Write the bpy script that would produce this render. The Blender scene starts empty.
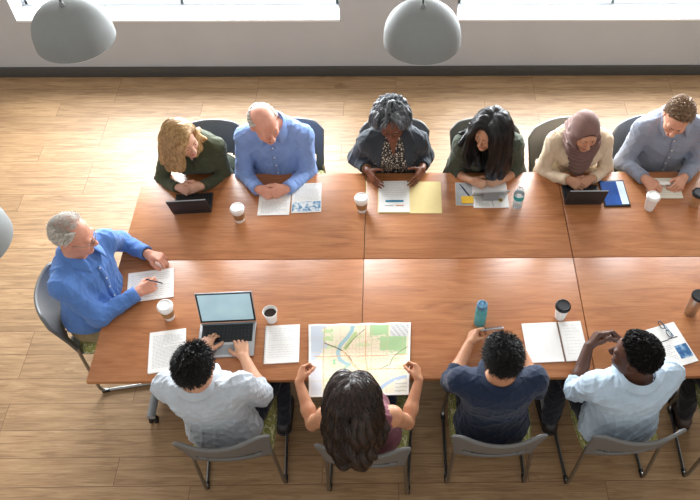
import bpy, bmesh, math, random
import numpy as np
from mathutils import Vector, Matrix, noise as mnoise
R = math.radians
sc = bpy.context.scene
col = bpy.data.collections.new('meeting_room'); sc.collection.children.link(col)
rng = np.random.default_rng(7)

# ------------------------------------------------------------------ camera
CF, CP, CY, CR, CCX, CZ = 740.0, .907, .024, .012, 408.0, 4.276
_f = np.array([math.sin(CY)*math.cos(CP), math.cos(CY)*math.cos(CP), -math.sin(CP)])
_r0 = np.array([math.cos(CY), -math.sin(CY), 0.]); _u0 = np.cross(_r0, _f)
_r = _r0*math.cos(CR)+_u0*math.sin(CR); _u = -_r0*math.sin(CR)+_u0*math.cos(CR)
cd = bpy.data.cameras.new('camera'); cam = bpy.data.objects.new('camera', cd); sc.collection.objects.link(cam)
cam.matrix_world = Matrix(((_r[0], _u[0], -_f[0], 0), (_r[1], _u[1], -_f[1], 0), (_r[2], _u[2], -_f[2], CZ), (0, 0, 0, 1)))
cd.sensor_width = 36; cd.lens = CF*36/700; cd.shift_x = (350-CCX)/700; cd.clip_end = 100
sc.camera = cam

def V(*a): return np.array(a if len(a) > 1 else a[0], float)
def unit(v): v = np.asarray(v, float); return v/(np.linalg.norm(v)+1e-12)

# ------------------------------------------------------------------ objects
def tag(o, label=None, cat=None, group=None, kind=None):
    if label: o['label'] = label
    if cat: o['category'] = cat
    if group: o['group'] = group
    if kind: o['kind'] = kind
    return o
def empty(name, loc=(0, 0, 0), rz=0):
    o = bpy.data.objects.new(name, None); col.objects.link(o)
    o.location = [float(x) for x in loc]; o.rotation_euler = (0, 0, float(rz))
    return o
def link(name, me, mats, parent=None, smooth=True):
    o = bpy.data.objects.new(name, me); col.objects.link(o)
    for m in (mats if isinstance(mats, (list, tuple)) else [mats]): me.materials.append(m)
    if smooth:
        me.polygons.foreach_set('use_smooth', np.ones(len(me.polygons), bool))
    if parent: o.parent = parent
    return o
def np_mesh(name, verts, faces, mi=None):
    """faces: list of int arrays (n,k)"""
    me = bpy.data.meshes.new(name)
    if not isinstance(faces, (list, tuple)): faces = [faces]
    faces = [np.asarray(f, np.int32) for f in faces if len(f)]
    verts = np.asarray(verts, np.float32)
    me.vertices.add(len(verts)); me.vertices.foreach_set('co', verts.ravel())
    tot = sum(f.size for f in faces); npol = sum(len(f) for f in faces)
    me.loops.add(tot); me.polygons.add(npol)
    me.loops.foreach_set('vertex_index', np.concatenate([f.ravel() for f in faces]))
    cnt = np.concatenate([np.full(len(f), f.shape[1], np.int32) for f in faces])
    st = np.concatenate([[0], np.cumsum(cnt)[:-1]]).astype(np.int32)
    me.polygons.foreach_set('loop_start', st)
    if mi is not None: me.polygons.foreach_set('material_index', np.asarray(mi, np.int32))
    me.update(calc_edges=True); me.validate()
    return me
def copy_tree(o, parent=None):
    c = o.copy(); col.objects.link(c)
    if parent: c.parent = parent
    for ch in list(o.children): copy_tree(ch, c)
    return c

class MB:
    """collects shapes of one part into one mesh"""
    def __init__(s): s.bm = bmesh.new()
    def box(s, c, d, bev=0, rz=0, seg=2, M=None):
        r = bmesh.ops.create_cube(s.bm, size=1); vs = r['verts']
        bmesh.ops.scale(s.bm, vec=d, verts=vs)
        if bev:
            es = list({e for v in vs for e in v.link_edges})
            g = bmesh.ops.bevel(s.bm, geom=es, offset=bev, segments=seg, affect='EDGES', profile=.5)
            vs = list({v for f in g['faces'] for v in f.verts} | {v for v in vs if v.is_valid})
        if rz: bmesh.ops.rotate(s.bm, cent=(0, 0, 0), matrix=Matrix.Rotation(rz, 3, 'Z'), verts=vs)
        bmesh.ops.translate(s.bm, vec=c, verts=vs)
        if M is not None: bmesh.ops.transform(s.bm, matrix=M, verts=vs)
        return s
    def lathe(s, prof, c=(0, 0, 0), n=32, M=None):
        rings = []
        new = []
        for r, z in prof:
            if r < 1e-6: ring = [s.bm.verts.new((c[0], c[1], c[2]+z))]
            else: ring = [s.bm.verts.new((c[0]+r*math.cos(2*math.pi*i/n), c[1]+r*math.sin(2*math.pi*i/n), c[2]+z)) for i in range(n)]
            rings.append(ring); new += ring
        for a, b in zip(rings, rings[1:]):
            for i in range(n):
                j = (i+1) % n
                q = [a[i % len(a)], a[j % len(a)], b[j % len(b)], b[i % len(b)]]
                u = []
                for v in q:
                    if v not in u: u.append(v)
                if len(u) >= 3: s.bm.faces.new(u)
        if M is not None: bmesh.ops.transform(s.bm, matrix=M, verts=new)
        return s
    def tube(s, pts, r, n=10, closed=False, flat=1.0):
        pts = [Vector(p) for p in pts]; N = len(pts); rr = r if isinstance(r, (list, tuple, np.ndarray)) else [r]*N
        t0 = (pts[1]-pts[0]).normalized(); up = Vector((0, 0, 1)) if abs(t0.z) < .9 else Vector((0, 1, 0))
        a = t0.cross(up).normalized(); rings = []
        for i, p in enumerate(pts):
            q0 = pts[i-1] if (i or closed) else p; q1 = pts[(i+1) % N] if (i < N-1 or closed) else p
            t = (q1-q0).normalized(); a = (a-t*a.dot(t)).normalized(); b = t.cross(a)
            rings.append([s.bm.verts.new(p+(a*math.cos(2*math.pi*k/n)+b*math.sin(2*math.pi*k/n)*flat)*rr[i]) for k in range(n)])
        for i in range(N if closed else N-1):
            A, B = rings[i], rings[(i+1) % N]
            for k in range(n): s.bm.faces.new((A[k], A[(k+1) % n], B[(k+1) % n], B[k]))
        if not closed: s.bm.faces.new(rings[0][::-1]); s.bm.faces.new(rings[-1])
        return s
    def prism(s, poly, z0, z1):
        a = [s.bm.verts.new((x, y, z0)) for x, y in poly]; b = [s.bm.verts.new((x, y, z1)) for x, y in poly]
        n = len(poly); s.bm.faces.new(a[::-1]); s.bm.faces.new(b)
        for i in range(n): s.bm.faces.new((a[i], a[(i+1) % n], b[(i+1) % n], b[i]))
        return s
    def quad(s, pts): s.bm.faces.new([s.bm.verts.new(p) for p in pts]); return s
    def grid(s, fn, nu, nv):
        vs = [[s.bm.verts.new(fn(i/nu, j/nv)) for i in range(nu+1)] for j in range(nv+1)]
        for j in range(nv):
            for i in range(nu): s.bm.faces.new((vs[j][i], vs[j][i+1], vs[j+1][i+1], vs[j+1][i]))
        return s
    def build(s, name, mat, parent=None, smooth=True, solid=0, sub=0, bevel=0):
        bmesh.ops.recalc_face_normals(s.bm, faces=s.bm.faces)
        me = bpy.data.meshes.new(name); s.bm.to_mesh(me); s.bm.free()
        o = link(name, me, mat, parent, smooth)
        if solid: m = o.modifiers.new('solid', 'SOLIDIFY'); m.thickness = solid; m.offset = 0
        if bevel: m = o.modifiers.new('bevel', 'BEVEL'); m.width = bevel; m.segments = 2
        if sub: m = o.modifiers.new('sub', 'SUBSURF'); m.levels = m.render_levels = sub
        if smooth and not sub:
            try:
                me.set_sharp_from_angle(angle=R(40))
            except Exception: pass
        return o
def round_path(pts, rad, n=5):
    """polyline with rounded corners"""
    pts = [Vector(p) for p in pts]; out = [pts[0]]
    for a, b, c in zip(pts, pts[1:], pts[2:]):
        d1 = (a-b); d2 = (c-b); r = min(rad, d1.length*.45, d2.length*.45)
        p, q = b+d1.normalized()*r, b+d2.normalized()*r
        for i in range(n+1):
            t = i/n; out.append(p*(1-t)**2+b*2*t*(1-t)+q*t*t)
    out.append(pts[-1]); return out

# ------------------------------------------------------------------ materials
def lin(h):
    h = h.lstrip('#'); c = [int(h[i:i+2], 16)/255 for i in (0, 2, 4)]
    return tuple(x/12.92 if x <= .04045 else ((x+.055)/1.055)**2.4 for x in c)+(1,)
class NM:
    def __init__(s, name, rough=.5, spec=.5, metal=0):
        s.m = bpy.data.materials.new(name); s.m.use_nodes = True; s.t = s.m.node_tree
        s.b = s.t.nodes['Principled BSDF']; s.b.inputs['Roughness'].default_value = rough
        s.b.inputs['Specular IOR Level'].default_value = spec; s.b.inputs['Metallic'].default_value = metal
        s.x = None
    def n(s, typ, **kw):
        nd = s.t.nodes.new(typ)
        for k, v in kw.items():
            if hasattr(nd, k) and k not in ('Scale',): setattr(nd, k, v)
            else: nd.inputs[k].default_value = v
        return nd
    def l(s, a, b): s.t.links.new(a, b)
    def coord(s, scale=(1, 1, 1), kind='Object', rot=(0, 0, 0), loc=(0, 0, 0)):
        tc = s.n('ShaderNodeTexCoord'); mp = s.n('ShaderNodeMapping')
        mp.inputs['Scale'].default_value = scale; mp.inputs['Rotation'].default_value = rot; mp.inputs['Location'].default_value = loc
        s.l(tc.outputs[kind], mp.inputs['Vector']); return mp.outputs['Vector']
    def noise(s, vec, scale, detail=3, rough=.5, dist=0):
        n = s.n('ShaderNodeTexNoise'); n.inputs['Scale'].default_value = scale; n.inputs['Detail'].default_value = detail
        n.inputs['Roughness'].default_value = rough; n.inputs['Distortion'].default_value = dist
        s.l(vec, n.inputs['Vector']); return n.outputs['Fac']
    def ramp(s, fac, stops, interp='LINEAR'):
        r = s.n('ShaderNodeValToRGB'); e = r.color_ramp; e.interpolation = interp
        while len(e.elements) > 1: e.elements.remove(e.elements[-1])
        for i, (p, c) in enumerate(stops):
            el = e.elements[0] if i == 0 else e.elements.new(p)
            el.position = p; el.color = c if isinstance(c, tuple) else lin(c)
        s.l(fac, r.inputs['Fac']); return r.outputs['Color']
    def mix(s, fac, a, b, mode='MIX'):
        m = s.n('ShaderNodeMix'); m.data_type = 'RGBA'; m.blend_type = mode
        for v, k in ((fac, 0), (a, 6), (b, 7)):
            if hasattr(v, 'is_linked'): s.l(v, m.inputs[k])
            else: m.inputs[k].default_value = v
        return m.outputs[2]
    def math(s, op, a, b=0.):
        m = s.n('ShaderNodeMath'); m.operation = op
        for v, k in ((a, 0), (b, 1)):
            if hasattr(v, 'is_linked'): s.l(v, m.inputs[k])
            else: m.inputs[k].default_value = v
        return m.outputs[0]
    def bump(s, h, strength=.3, dist=.01):
        b = s.n('ShaderNodeBump'); b.inputs['Strength'].default_value = strength; b.inputs['Distance'].default_value = dist
        s.l(h, b.inputs['Height']); s.l(b.outputs['Normal'], s.b.inputs['Normal']); return s
    def color(s, c):
        if hasattr(c, 'is_linked'): s.l(c, s.b.inputs['Base Color'])
        else: s.b.inputs['Base Color'].default_value = c if isinstance(c, tuple) else lin(c)
        return s
def plain(name, c, rough=.5, spec=.5, metal=0, var=.06, scale=30, bump=0, bdist=.002):
    """one colour with a slight mottle so that no surface is perfectly even"""
    m = NM(name, rough, spec, metal); c = lin(c) if isinstance(c, str) else c
    v = m.coord(); f = m.noise(v, scale, 3)
    lo = tuple(x*(1-var) for x in c[:3])+(1,); hi = tuple(min(1, x*(1+var)) for x in c[:3])+(1,)
    m.color(m.ramp(f, [(.3, lo), (.7, hi)]))
    if bump: m.bump(m.noise(v, scale*4, 2), bump, bdist)
    return m.m
def fabric(name, c, rough=.85, var=.12, weave=420, fold=.38, check=None):
    m = NM(name, rough, .25); c = lin(c); v = m.coord()
    f = m.noise(v, 14, 4, .6); lo = tuple(x*(1-var) for x in c[:3])+(1,); hi = tuple(min(1, x*(1+var)) for x in c[:3])+(1,)
    cc = m.ramp(f, [(.3, lo), (.7, hi)])
    if check:
        w1 = m.n('ShaderNodeTexWave'); w1.bands_direction = 'X'; w1.inputs['Scale'].default_value = check[1]; m.l(v, w1.inputs['Vector'])
        w2 = m.n('ShaderNodeTexWave'); w2.bands_direction = 'Z'; w2.inputs['Scale'].default_value = check[1]; m.l(v, w2.inputs['Vector'])
        k = m.math('MULTIPLY', m.math('MAXIMUM', w1.outputs['Fac'], w2.outputs['Fac']), check[2])
        cc = m.mix(k, cc, lin(check[0]))
    m.color(cc)
    h = m.math('ADD', m.math('MULTIPLY', m.noise(v, weave, 1), .25), m.math('MULTIPLY', m.noise(v, 30, 3, .6, 1.2), 1.0))
    m.bump(h, fold, .008)
    try: m.b.inputs['Sheen Weight'].default_value = .15
    except Exception: pass
    return m.m
def skin(name, c, c2=None):
    m = NM(name, .48, .35); c = lin(c); v = m.coord()
    lo = tuple(x*k for x, k in zip(c[:3], (.90, .80, .76)))+(1,); hi = tuple(min(1, x*1.06) for x in c[:3])+(1,)
    m.color(m.ramp(m.noise(v, 22, 4, .6), [(.3, lo), (.7, hi)]))
    m.b.inputs['Subsurface Weight'].default_value = .08; m.b.inputs['Subsurface Radius'].default_value = (.012, .005, .003)
    m.bump(m.noise(v, 260, 2), .12, .002); return m.m
def hairmat(name, a, b, scale=90, rough=.42, spec=.4):
    m = NM(name, rough, spec); v = m.coord((1, 1, .35))
    m.color(m.ramp(m.noise(v, scale, 3, .65), [(.3, a), (.7, b)])); m.bump(m.noise(v, scale*3, 2), .3, .002); return m.m
# ------------------------------------------------------------------ setting
YW = 5.342
def floor_mat():
    m = NM('oak_plank_floor', .36, .5)
    v = m.coord((1, 1, 1))
    b = m.n('ShaderNodeTexBrick'); b.offset = .37; b.offset_frequency = 3; b.squash = 1
    b.inputs['Color1'].default_value = (0, 0, 0, 1); b.inputs['Color2'].default_value = (1, 1, 1, 1); b.inputs['Mortar'].default_value = (.5, .5, .5, 1)
    b.inputs['Scale'].default_value = 1; b.inputs['Mortar Size'].default_value = .0016; b.inputs['Mortar Smooth'].default_value = .2
    b.inputs['Brick Width'].default_value = 1.22; b.inputs['Row Height'].default_value = .178; b.inputs['Bias'].default_value = 0
    m.l(v, b.inputs['Vector'])
    # shift the grain from plank to plank
    off = m.n('ShaderNodeVectorMath'); off.operation = 'MULTIPLY_ADD'
    m.l(b.outputs['Color'], off.inputs[0]); off.inputs[1].default_value = (7, 3, 0); m.l(v, off.inputs[2])
    mp = m.n('ShaderNodeMapping'); mp.inputs['Scale'].default_value = (1.3, 13, 1); m.l(off.outputs[0], mp.inputs['Vector'])
    g = m.noise(mp.outputs['Vector'], 2.2, 6, .62, 1.1)
    mp2 = m.n('ShaderNodeMapping'); mp2.inputs['Scale'].default_value = (2, 55, 1); m.l(off.outputs[0], mp2.inputs['Vector'])
    g2 = m.noise(mp2.outputs['Vector'], 3, 3, .5)
    mp3 = m.n('ShaderNodeMapping'); mp3.inputs['Scale'].default_value = (2.2, 5.5, 1); m.l(off.outputs[0], mp3.inputs['Vector'])
    kn = m.noise(mp3.outputs['Vector'], 2.1, 2, .5, .6)
    c = m.ramp(g, [(.28, '#7a5b3e'), (.45, '#9a7752'), (.58, '#aa8862'), (.75, '#bc9c74')])
    c = m.mix(.35, c, m.ramp(g2, [(.3, '#7d5a3a'), (.7, '#d9b588')]), 'MULTIPLY') if False else m.mix(.28, c, m.ramp(g2, [(.3, '#6b4f37'), (.7, '#bfa07a')]))
    c = m.mix(m.ramp(kn, [(.66, (0, 0, 0, 1)), (.78, (.55, .55, .55, 1))]), c, lin('#6f4a2c'))
    pl = m.ramp(b.outputs['Color'], [(0, (.80, .79, .78, 1)), (.5, (.94, .94, .95, 1)), (1, (1.0, 1.0, 1.0, 1))])
    c = m.mix(1, c, pl, 'MULTIPLY')
    c = m.mix(b.outputs['Fac'], c, lin('#5f4028'))
    m.color(c)
    m.l(m.ramp(g, [(.3, (.50,)*3+(1,)), (.7, (.40,)*3+(1,))]), m.b.inputs['Roughness'])
    m.bump(m.math('SUBTRACT', m.math('MULTIPLY', g2, .3), b.outputs['Fac']), .25, .0015)
    return m.m
def table_mat():
    m = NM('cherry_laminate', .33, .5)
    oi = m.n('ShaderNodeObjectInfo')
    v = m.coord((1, 1, 1))
    off = m.n('ShaderNodeVectorMath'); off.operation = 'MULTIPLY_ADD'
    m.l(oi.outputs['Random'], off.inputs[0]); off.inputs[1].default_value = (9, 5, 3); m.l(v, off.inputs[2])
    def mp(s):
        k = m.n('ShaderNodeMapping'); k.inputs['Scale'].default_value = s; m.l(off.outputs[0], k.inputs['Vector']); return k.outputs['Vector']
    g = m.noise(mp((.9, 6.5, 1)), 2.4, 6, .6, 1.4)
    g2 = m.noise(mp((3, 60, 1)), 2.5, 3, .55)
    g3 = m.noise(mp((1.2, 2.2, 1)), 1.6, 2, .5)
    c = m.ramp(g, [(.25, '#82482a'), (.42, '#a3643a'), (.56, '#b3764a'), (.76, '#c18658')])
    c = m.mix(.25, c, m.ramp(g2, [(.3, '#7b4424'), (.7, '#cf9661')]))
    c = m.mix(m.ramp(g3, [(.35, (0, 0, 0, 1)), (.75, (.4, .4, .4, 1))]), c, lin('#b06a3e'))
    m.color(c); m.l(m.ramp(g, [(.3, (.40,)*3+(1,)), (.7, (.34,)*3+(1,))]), m.b.inputs['Roughness'])
    m.bump(g2, .05, .001)
    return m.m
M = {}
M['floor'] = floor_mat(); M['table'] = table_mat()
M['wall'] = plain('painted_wall', '#b9bbbe', .8, .3, var=.025, scale=3, bump=.15, bdist=.001)
M['white'] = plain('white_paint', '#eef0f2', .45, .5, var=.015)
M['base'] = plain('charcoal_vinyl', '#4b4a47', .5, .4, var=.05)
M['edge'] = plain('table_edge_band', '#a5683c', .4, .5, var=.1, scale=40)
M['greymetal'] = plain('grey_coated_metal', '#8d9092', .42, .5, var=.04)
M['black'] = plain('black_plastic', '#17181a', .45, .4, var=.1)
M['darkgrey'] = plain('dark_grey_plastic', '#2c2e31', .5, .4, var=.08)
M['chair'] = plain('grey_moulded_plastic', '#6c6b69', .46, .45, var=.05, scale=60, bump=.12, bdist=.0008)
M['chairfar'] = M['chair']
M['chrome'] = plain('brushed_chrome', '#9a9a98', .3, .5, 1, var=.05)
M['paper'] = plain('white_paper', '#eceae6', .8, .2, var=.012)
M['cream'] = plain('cream_paper', '#e6e1d0', .8, .2, var=.02)
M['manila'] = plain('manila_card', '#ecd79a', .75, .2, var=.03)
M['ink'] = plain('grey_ink', '#a9abad', .8, .2, var=.1)
M['inkd'] = plain('dark_ink', '#55595e', .8, .2, var=.1)
M['blueink'] = plain('blue_ink', '#2f7f9e', .7, .2, var=.08)
M['palebl'] = plain('pale_blue_ink', '#8fb0cc', .7, .2, var=.3, scale=60)
M['orange'] = plain('orange_ink', '#c98a5f', .7, .2)
M['sticky'] = plain('yellow_sticky_paper', '#e8b93c', .7, .2, var=.05)
M['cup'] = plain('white_paper_cup', '#efede9', .5, .4, var=.015)
M['sleeve'] = plain('brown_card_sleeve', '#a07a52', .8, .2, var=.08, scale=50)
M['kraft'] = plain('kraft_cup', '#b08660', .7, .2, var=.06)
M['coffee'] = plain('black_coffee', '#2a160b', .12, .5, var=.1)
M['silver'] = plain('silver_aluminium', '#b9bbbe', .35, .5, .85, var=.03)
M['steel'] = plain('brushed_steel', '#c6c2bc', .36, .5, 1, var=.06)
M['seatpad'] = None

def seat_mat():
    m = NM('green_patterned_fabric', .9, .2); v = m.coord()
    k = m.n('ShaderNodeTexVoronoi'); k.feature = 'F1'; k.distance = 'CHEBYCHEV'; k.inputs['Scale'].default_value = 42; m.l(v, k.inputs['Vector'])
    m.color(m.ramp(k.outputs['Distance'], [(.25, '#b9b56f'), (.42, '#7d8443'), (.6, '#d3d0a0')])); m.bump(m.noise(v, 300, 2), .3, .002); return m.m
M['seatpad'] = seat_mat()

o = MB().box((0.2, 2.4, -.03), (13, 8.6, .06)).build('floor', M['floor'], smooth=False); tag(o, kind='structure')
# window wall: one piece with two openings
OP = [(-3.149, -.465, .575, 2.75), (.516, 3.2, .575, 2.75)]
w = MB(); t = .26; yc = YW+t/2
w.box((.2, yc, .2875), (13, t, .575))
w.box((.2, yc, 3.1), (13, t, .7))
xs = [-6.3, OP[0][0], OP[0][1], OP[1][0], OP[1][1], 6.7]
for a, b in ((xs[0], xs[1]), (xs[2], xs[3]), (xs[4], xs[5])): w.box(((a+b)/2, yc, (.575+2.75)/2), (b-a, t, 2.175))
tag(w.build('wall_back', M['wall'], smooth=False), kind='structure')
b = MB().box((.2, YW-.008, .052), (13, .016, .104), .003)
tag(b.build('baseboard_back', M['base']), kind='structure')
glass = NM('window_glass', .05, .5)
tr = glass.n('ShaderNodeBsdfTransparent'); gl = glass.n('ShaderNodeBsdfGlossy'); gl.inputs['Roughness'].default_value = .05
mx = glass.n('ShaderNodeMixShader'); mx.inputs[0].default_value = .06; glass.l(tr.outputs[0], mx.inputs[1]); glass.l(gl.outputs[0], mx.inputs[2])
glass.l(mx.outputs[0], glass.t.nodes['Material Output'].inputs['Surface']); M['glass'] = glass.m
M['frame'] = plain('pale_window_frame', '#e3e9ee', .4, .5, var=.02)
for i, (x0, x1, z0, z1) in enumerate(OP):
    s = MB().box(((x0+x1)/2, YW+.105, z0+.006), (x1-x0-.002, .24, .022), .004)
    tag(s.build('trim_%d' % (i+1), M['white']), kind='structure')
    f = MB(); yf = YW+.225; W = x1-x0
    f.box(((x0+x1)/2, yf, z0+.045), (W, .05, .055), .004); f.box(((x0+x1)/2, yf, z1-.03), (W, .05, .06), .004)
    nm = 2
    for k in range(nm+1):
        x = x0+.03+(W-.06)*k/nm; f.box((x, yf, (z0+z1)/2), (.03, .05, z1-z0-.04), .004)
    f.box(((x0+x1)/2, yf, 1.6), (W, .045, .05), .004)
    fo = f.build('window_%d' % (i+1), M['frame']); tag(fo, kind='structure')
    for k in range(nm):
        xa = x0+.03+(W-.06)*k/nm; xb = x0+.03+(W-.06)*(k+1)/nm
        MB().box(((xa+xb)/2, yf, (z0+z1)/2), (xb-xa-.04, .006, z1-z0-.08)).build('pane', M['glass'], fo, smooth=False)

# ------------------------------------------------------------------ light
wd = bpy.data.worlds.new('sky'); sc.world = wd; wd.use_nodes = True
bg = wd.node_tree.nodes['Background']; bg.inputs['Color'].default_value = (1, .97, .93, 1); bg.inputs['Strength'].default_value = .76
def area(name, loc, rot, sx, sy, power, c):
    l = bpy.data.lights.new(name, 'AREA'); l.shape = 'RECTANGLE'; l.size = sx; l.size_y = sy; l.energy = power; l.color = c
    o = bpy.data.objects.new(name, l); col.objects.link(o); o.location = loc; o.rotation_euler = rot; return o
for i, (x0, x1, z0, z1) in enumerate(OP):
    area('daylight_%s' % ('left', 'right')[i], ((x0+x1)/2, YW+.9, 1.95), (R(-90), 0, 0), 2.9, 2.5, 860, (.91, .96, 1))
sc.view_settings.view_transform = 'Standard'; sc.view_settings.look = 'None'; sc.view_settings.exposure = 0; sc.view_settings.gamma = 1
sc.view_settings.use_curve_mapping = False
# ------------------------------------------------------------------ tables
def table(x0, x1, y0, y1, label, legs):
    root = empty('table', ((x0+x1)/2, (y0+y1)/2, 0)); tag(root, label, 'table', 'wood-topped tables pushed into one long table')
    W, D = x1-x0, y1-y0
    MB().box((0, 0, .7255), (W, D, .028), .003).build('tabletop', M['table'], root)
    MB().box((0, 0, .7015), (W-.05, D-.05, .018), .004).build('underside_panel', M['darkgrey'], root)
    MB().box((0, 0, .645), (W-.3, .04, .05), .005).build('crossbeam', M['greymetal'], root)
    for sx in legs:
        x = sx*(W/2-.15)
        g = MB().tube(round_path([(x, -.30, .085), (x, 0, .10), (x, .30, .085)], .1), .026, 12)
        g.box((x, 0, .40), (.07, .05, .60), .012)
        lg = g.build('leg', M['greymetal'], root)
        for sy in (-1, 1):
            c = MB()
            for dx in (-.016, .016):
                c.lathe([(0, -.009), (.021, -.009), (.024, -.006), (.024, .006), (.021, .009), (0, .009)], n=20, M=Matrix.Translation((x+dx, sy*.285, .025)) @ Matrix.Rotation(R(90), 4, 'Y'))
            c.box((x, sy*.285, .048), (.05, .035, .03), .008)
            c.build('caster', M['black'], lg)
    return root
Y0, Y1, Y2, Y3 = 1.892, 2.699, 2.7025, 3.412
X0, X1, X2, X3 = -1.656, -.199, 1.061, 2.52
table(X0, X1-.002, Y0, Y1, 'wood-topped table holding the open silver laptop, at the near left end', (-1, 1))
table(X1+.002, X2-.002, Y0, Y1, 'wood-topped table carrying the teal bottle and the large map\'s right half', (-1, 1))
table(X2+.002, X3, Y0, Y1, 'wood-topped table carrying the steel tumbler, at the near right', (-1, 1))
table(X0, X1-.002, Y2, Y3, 'wood-topped table at the far left, in front of the person in the olive sweater', (-1, 1))
table(X1+.002, X2-.002, Y2, Y3, 'wood-topped table with the manila folder and the clear water bottle', (-1, 1))
table(X2+.002, X3, Y2, Y3, 'wood-topped table with the blue-screen tablet, at the far right', (-1, 1))

# ------------------------------------------------------------------ chairs
def chair_proto():
    root = empty('chair')
    def shell(u, v):
        zz = .44+.385*v
        hw = .203+.030*v
        x = u*hw
        rc = max(0, (abs(u)-.72)/.28)
        z = zz-.055*rc**2*max(0, (v-.4)/.6)
        y = -.212-.055*v-.078*(1-u*u)*(.30+.70*v)
        return Vector((x, y, z))
    nu, nv = 40, 26
    bm = bmesh.new(); vs = [[bm.verts.new(shell(-1+2*i/nu, j/nv)) for i in range(nu+1)] for j in range(nv+1)]
    for j in range(nv):
        for i in range(nu):
            u = -1+2*(i+.5)/nu; v = (j+.5)/nv
            e = ((u/.80)**4+((v-.27)/.105)**4)
            if e < 1: continue
            bm.faces.new((vs[j][i], vs[j][i+1], vs[j+1][i+1], vs[j+1][i]))
    bmesh.ops.delete(bm, geom=[v for v in bm.verts if not v.link_faces], context='VERTS')
    m = MB(); m.bm.free(); m.bm = bm
    back = m.build('backrest', M['chair'], root, solid=.014)
    edge = [shell(-1, v/10) for v in range(0, 10)]+[shell(-1+2*i/30, 1) for i in range(31)]+[shell(1, v/10) for v in range(9, -1, -1)]
    MB().tube(edge, .0105, 8).build('rim', M['chair'], back)
    # seat: dished cushion on a plastic pan
    def seatg(top):
        def fn(a, b):
            u = -1+2*a; v = -1+2*b
            x = u*math.sqrt(1-.18*v*v)*.225; y = v*math.sqrt(1-.18*u*u)*.225
            r = max(abs(u), abs(v)); e = max(0, (r-.8)/.2)
            z = (.462-.03*e*e-.006*(1-u*u)*(1-v*v)) if top else .425+.012*e
            if top and v > .8: z -= .01*(v-.8)/.2
            return Vector((x, y, z))
        return fn
    MB().grid(seatg(True), 24, 24).build('seat', M['seatpad'], root, solid=.012)
    MB().grid(seatg(False), 16, 16).build('seat_pan', M['chair'], root, solid=.016)
    for s in (-1, 1):
        p = round_path([(s*.19, .10, .418), (s*.205, .215, .418), (s*.232, .235, .012), (s*.228, -.225, .012), (s*.210, -.215, .44), (s*.205, -.208, .50)], .05)
        lg = MB().tube(p, .0105, 10).build('sled_leg', M['chrome'], root)
        MB().box((s*.232, .205, .011), (.026, .05, .022), .006).build('foot_glide', M['black'], lg); MB().box((s*.2285, -.195, .011), (.026, .05, .022), .006).build('foot_glide', M['black'], lg)
    MB().tube([(-.19, .10, .412), (.19, .10, .412)], .009, 8).build('crossbar', M['chrome'], root)
    return root
CHAIRS = [  # x, y, heading (deg, 0 = facing away from the camera), label
    (-.905, 1.81, -4, 'grey plastic sled-base chair under the person at the silver laptop'),
    (-.165, 1.765, 3, 'grey plastic sled-base chair under the person holding the map'),
    (.51, 1.815, 0, 'grey plastic sled-base chair under the person in the navy shirt'),
    (1.20, 1.82, -4, 'grey plastic sled-base chair under the pale blue shirt with raised hands'),
    (1.93, 1.83, 2, 'grey chair cut off by the right edge of the picture, near side'),
    (-1.70, 2.48, 90-10, 'grey plastic chair at the left end, under the person in khaki trousers'),
    (-1.25, 3.49, 180+6, 'grey chair behind the person in the dark olive sweater'),
    (-.70, 3.50, 180+8, 'grey chair behind the person in the light blue shirt, far side'),
    (-.012, 3.51, 180, 'grey chair behind the person in the slate cardigan'),
    (.60, 3.50, 180-2, 'grey chair behind the person in the olive jacket'),
    (1.20, 3.50, 180-14, 'grey chair behind the person in the headscarf'),
    (1.77, 3.52, 180-12, 'grey chair behind the person in the grey-blue checked shirt'),
]
cp_ = chair_proto()
for i, (x, y, a, lb) in enumerate(CHAIRS):
    c = cp_ if i == 0 else copy_tree(cp_)
    c.location = (x, y, 0); c.rotation_euler = (0, 0, R(-a) if a < 170 else R(a)); tag(c, lb, 'chair', 'grey sled-base meeting chairs')

# ------------------------------------------------------------------ pendant lamps
M['lampout'] = plain('grey_lamp_enamel', '#7f8280', .62, .45, var=.02)
M['lampin'] = plain('white_lamp_enamel', '#e9e7e0', .5, .4, var=.02)
def lamp():
    root = empty('pendant_lamp')
    pr = []
    for k in range(15):
        a = k/14*R(90); pr.append((.026+(.186-.026)*math.sin(a)**.92, .172*math.cos(a)**.85 if k < 14 else 0))
    pr = [(.0, .173)]+pr+[(.187, -.012), (.184, -.014)]
    sh = MB().lathe(pr, n=64).build('shade', M['lampout'], root)
    MB().lathe([(max(0, r-.006), z-.006) for r, z in pr[:-1]], n=48).build('shade_lining', M['lampin'], sh)
    MB().lathe([(0, .195), (.006, .194), (.011, .186), (.013, .172), (0, .170)], n=24).build('cap', M['lampout'], root)
    MB().tube([(0, 0, .19), (0, 0, 2.3)], .004, 8).build('cord', M['black'], root)
    MB().lathe([(0, .165), (.02, .165), (.02, .12), (.032, .10), (.036, .07), (.025, .04), (0, .033)], n=24).build('bulb', M['lampin'], root)
    return root
lp = lamp()
for i, (x, y, z, lb) in enumerate([(.128, 2.99, 2.10, 'grey dome pendant lamp in front of the pier between the two windows'), (-1.535, 3.01, 2.10, 'grey dome pendant lamp in front of the left window'),
                                   (-1.64, 1.76, 2.10, 'grey dome pendant lamp cut off by the left edge of the picture')]):
    l_ = lp if i == 0 else copy_tree(lp)
    l_.location = (x, y, z); tag(l_, lb, 'lamp', 'grey dome pendant lamps')
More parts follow.
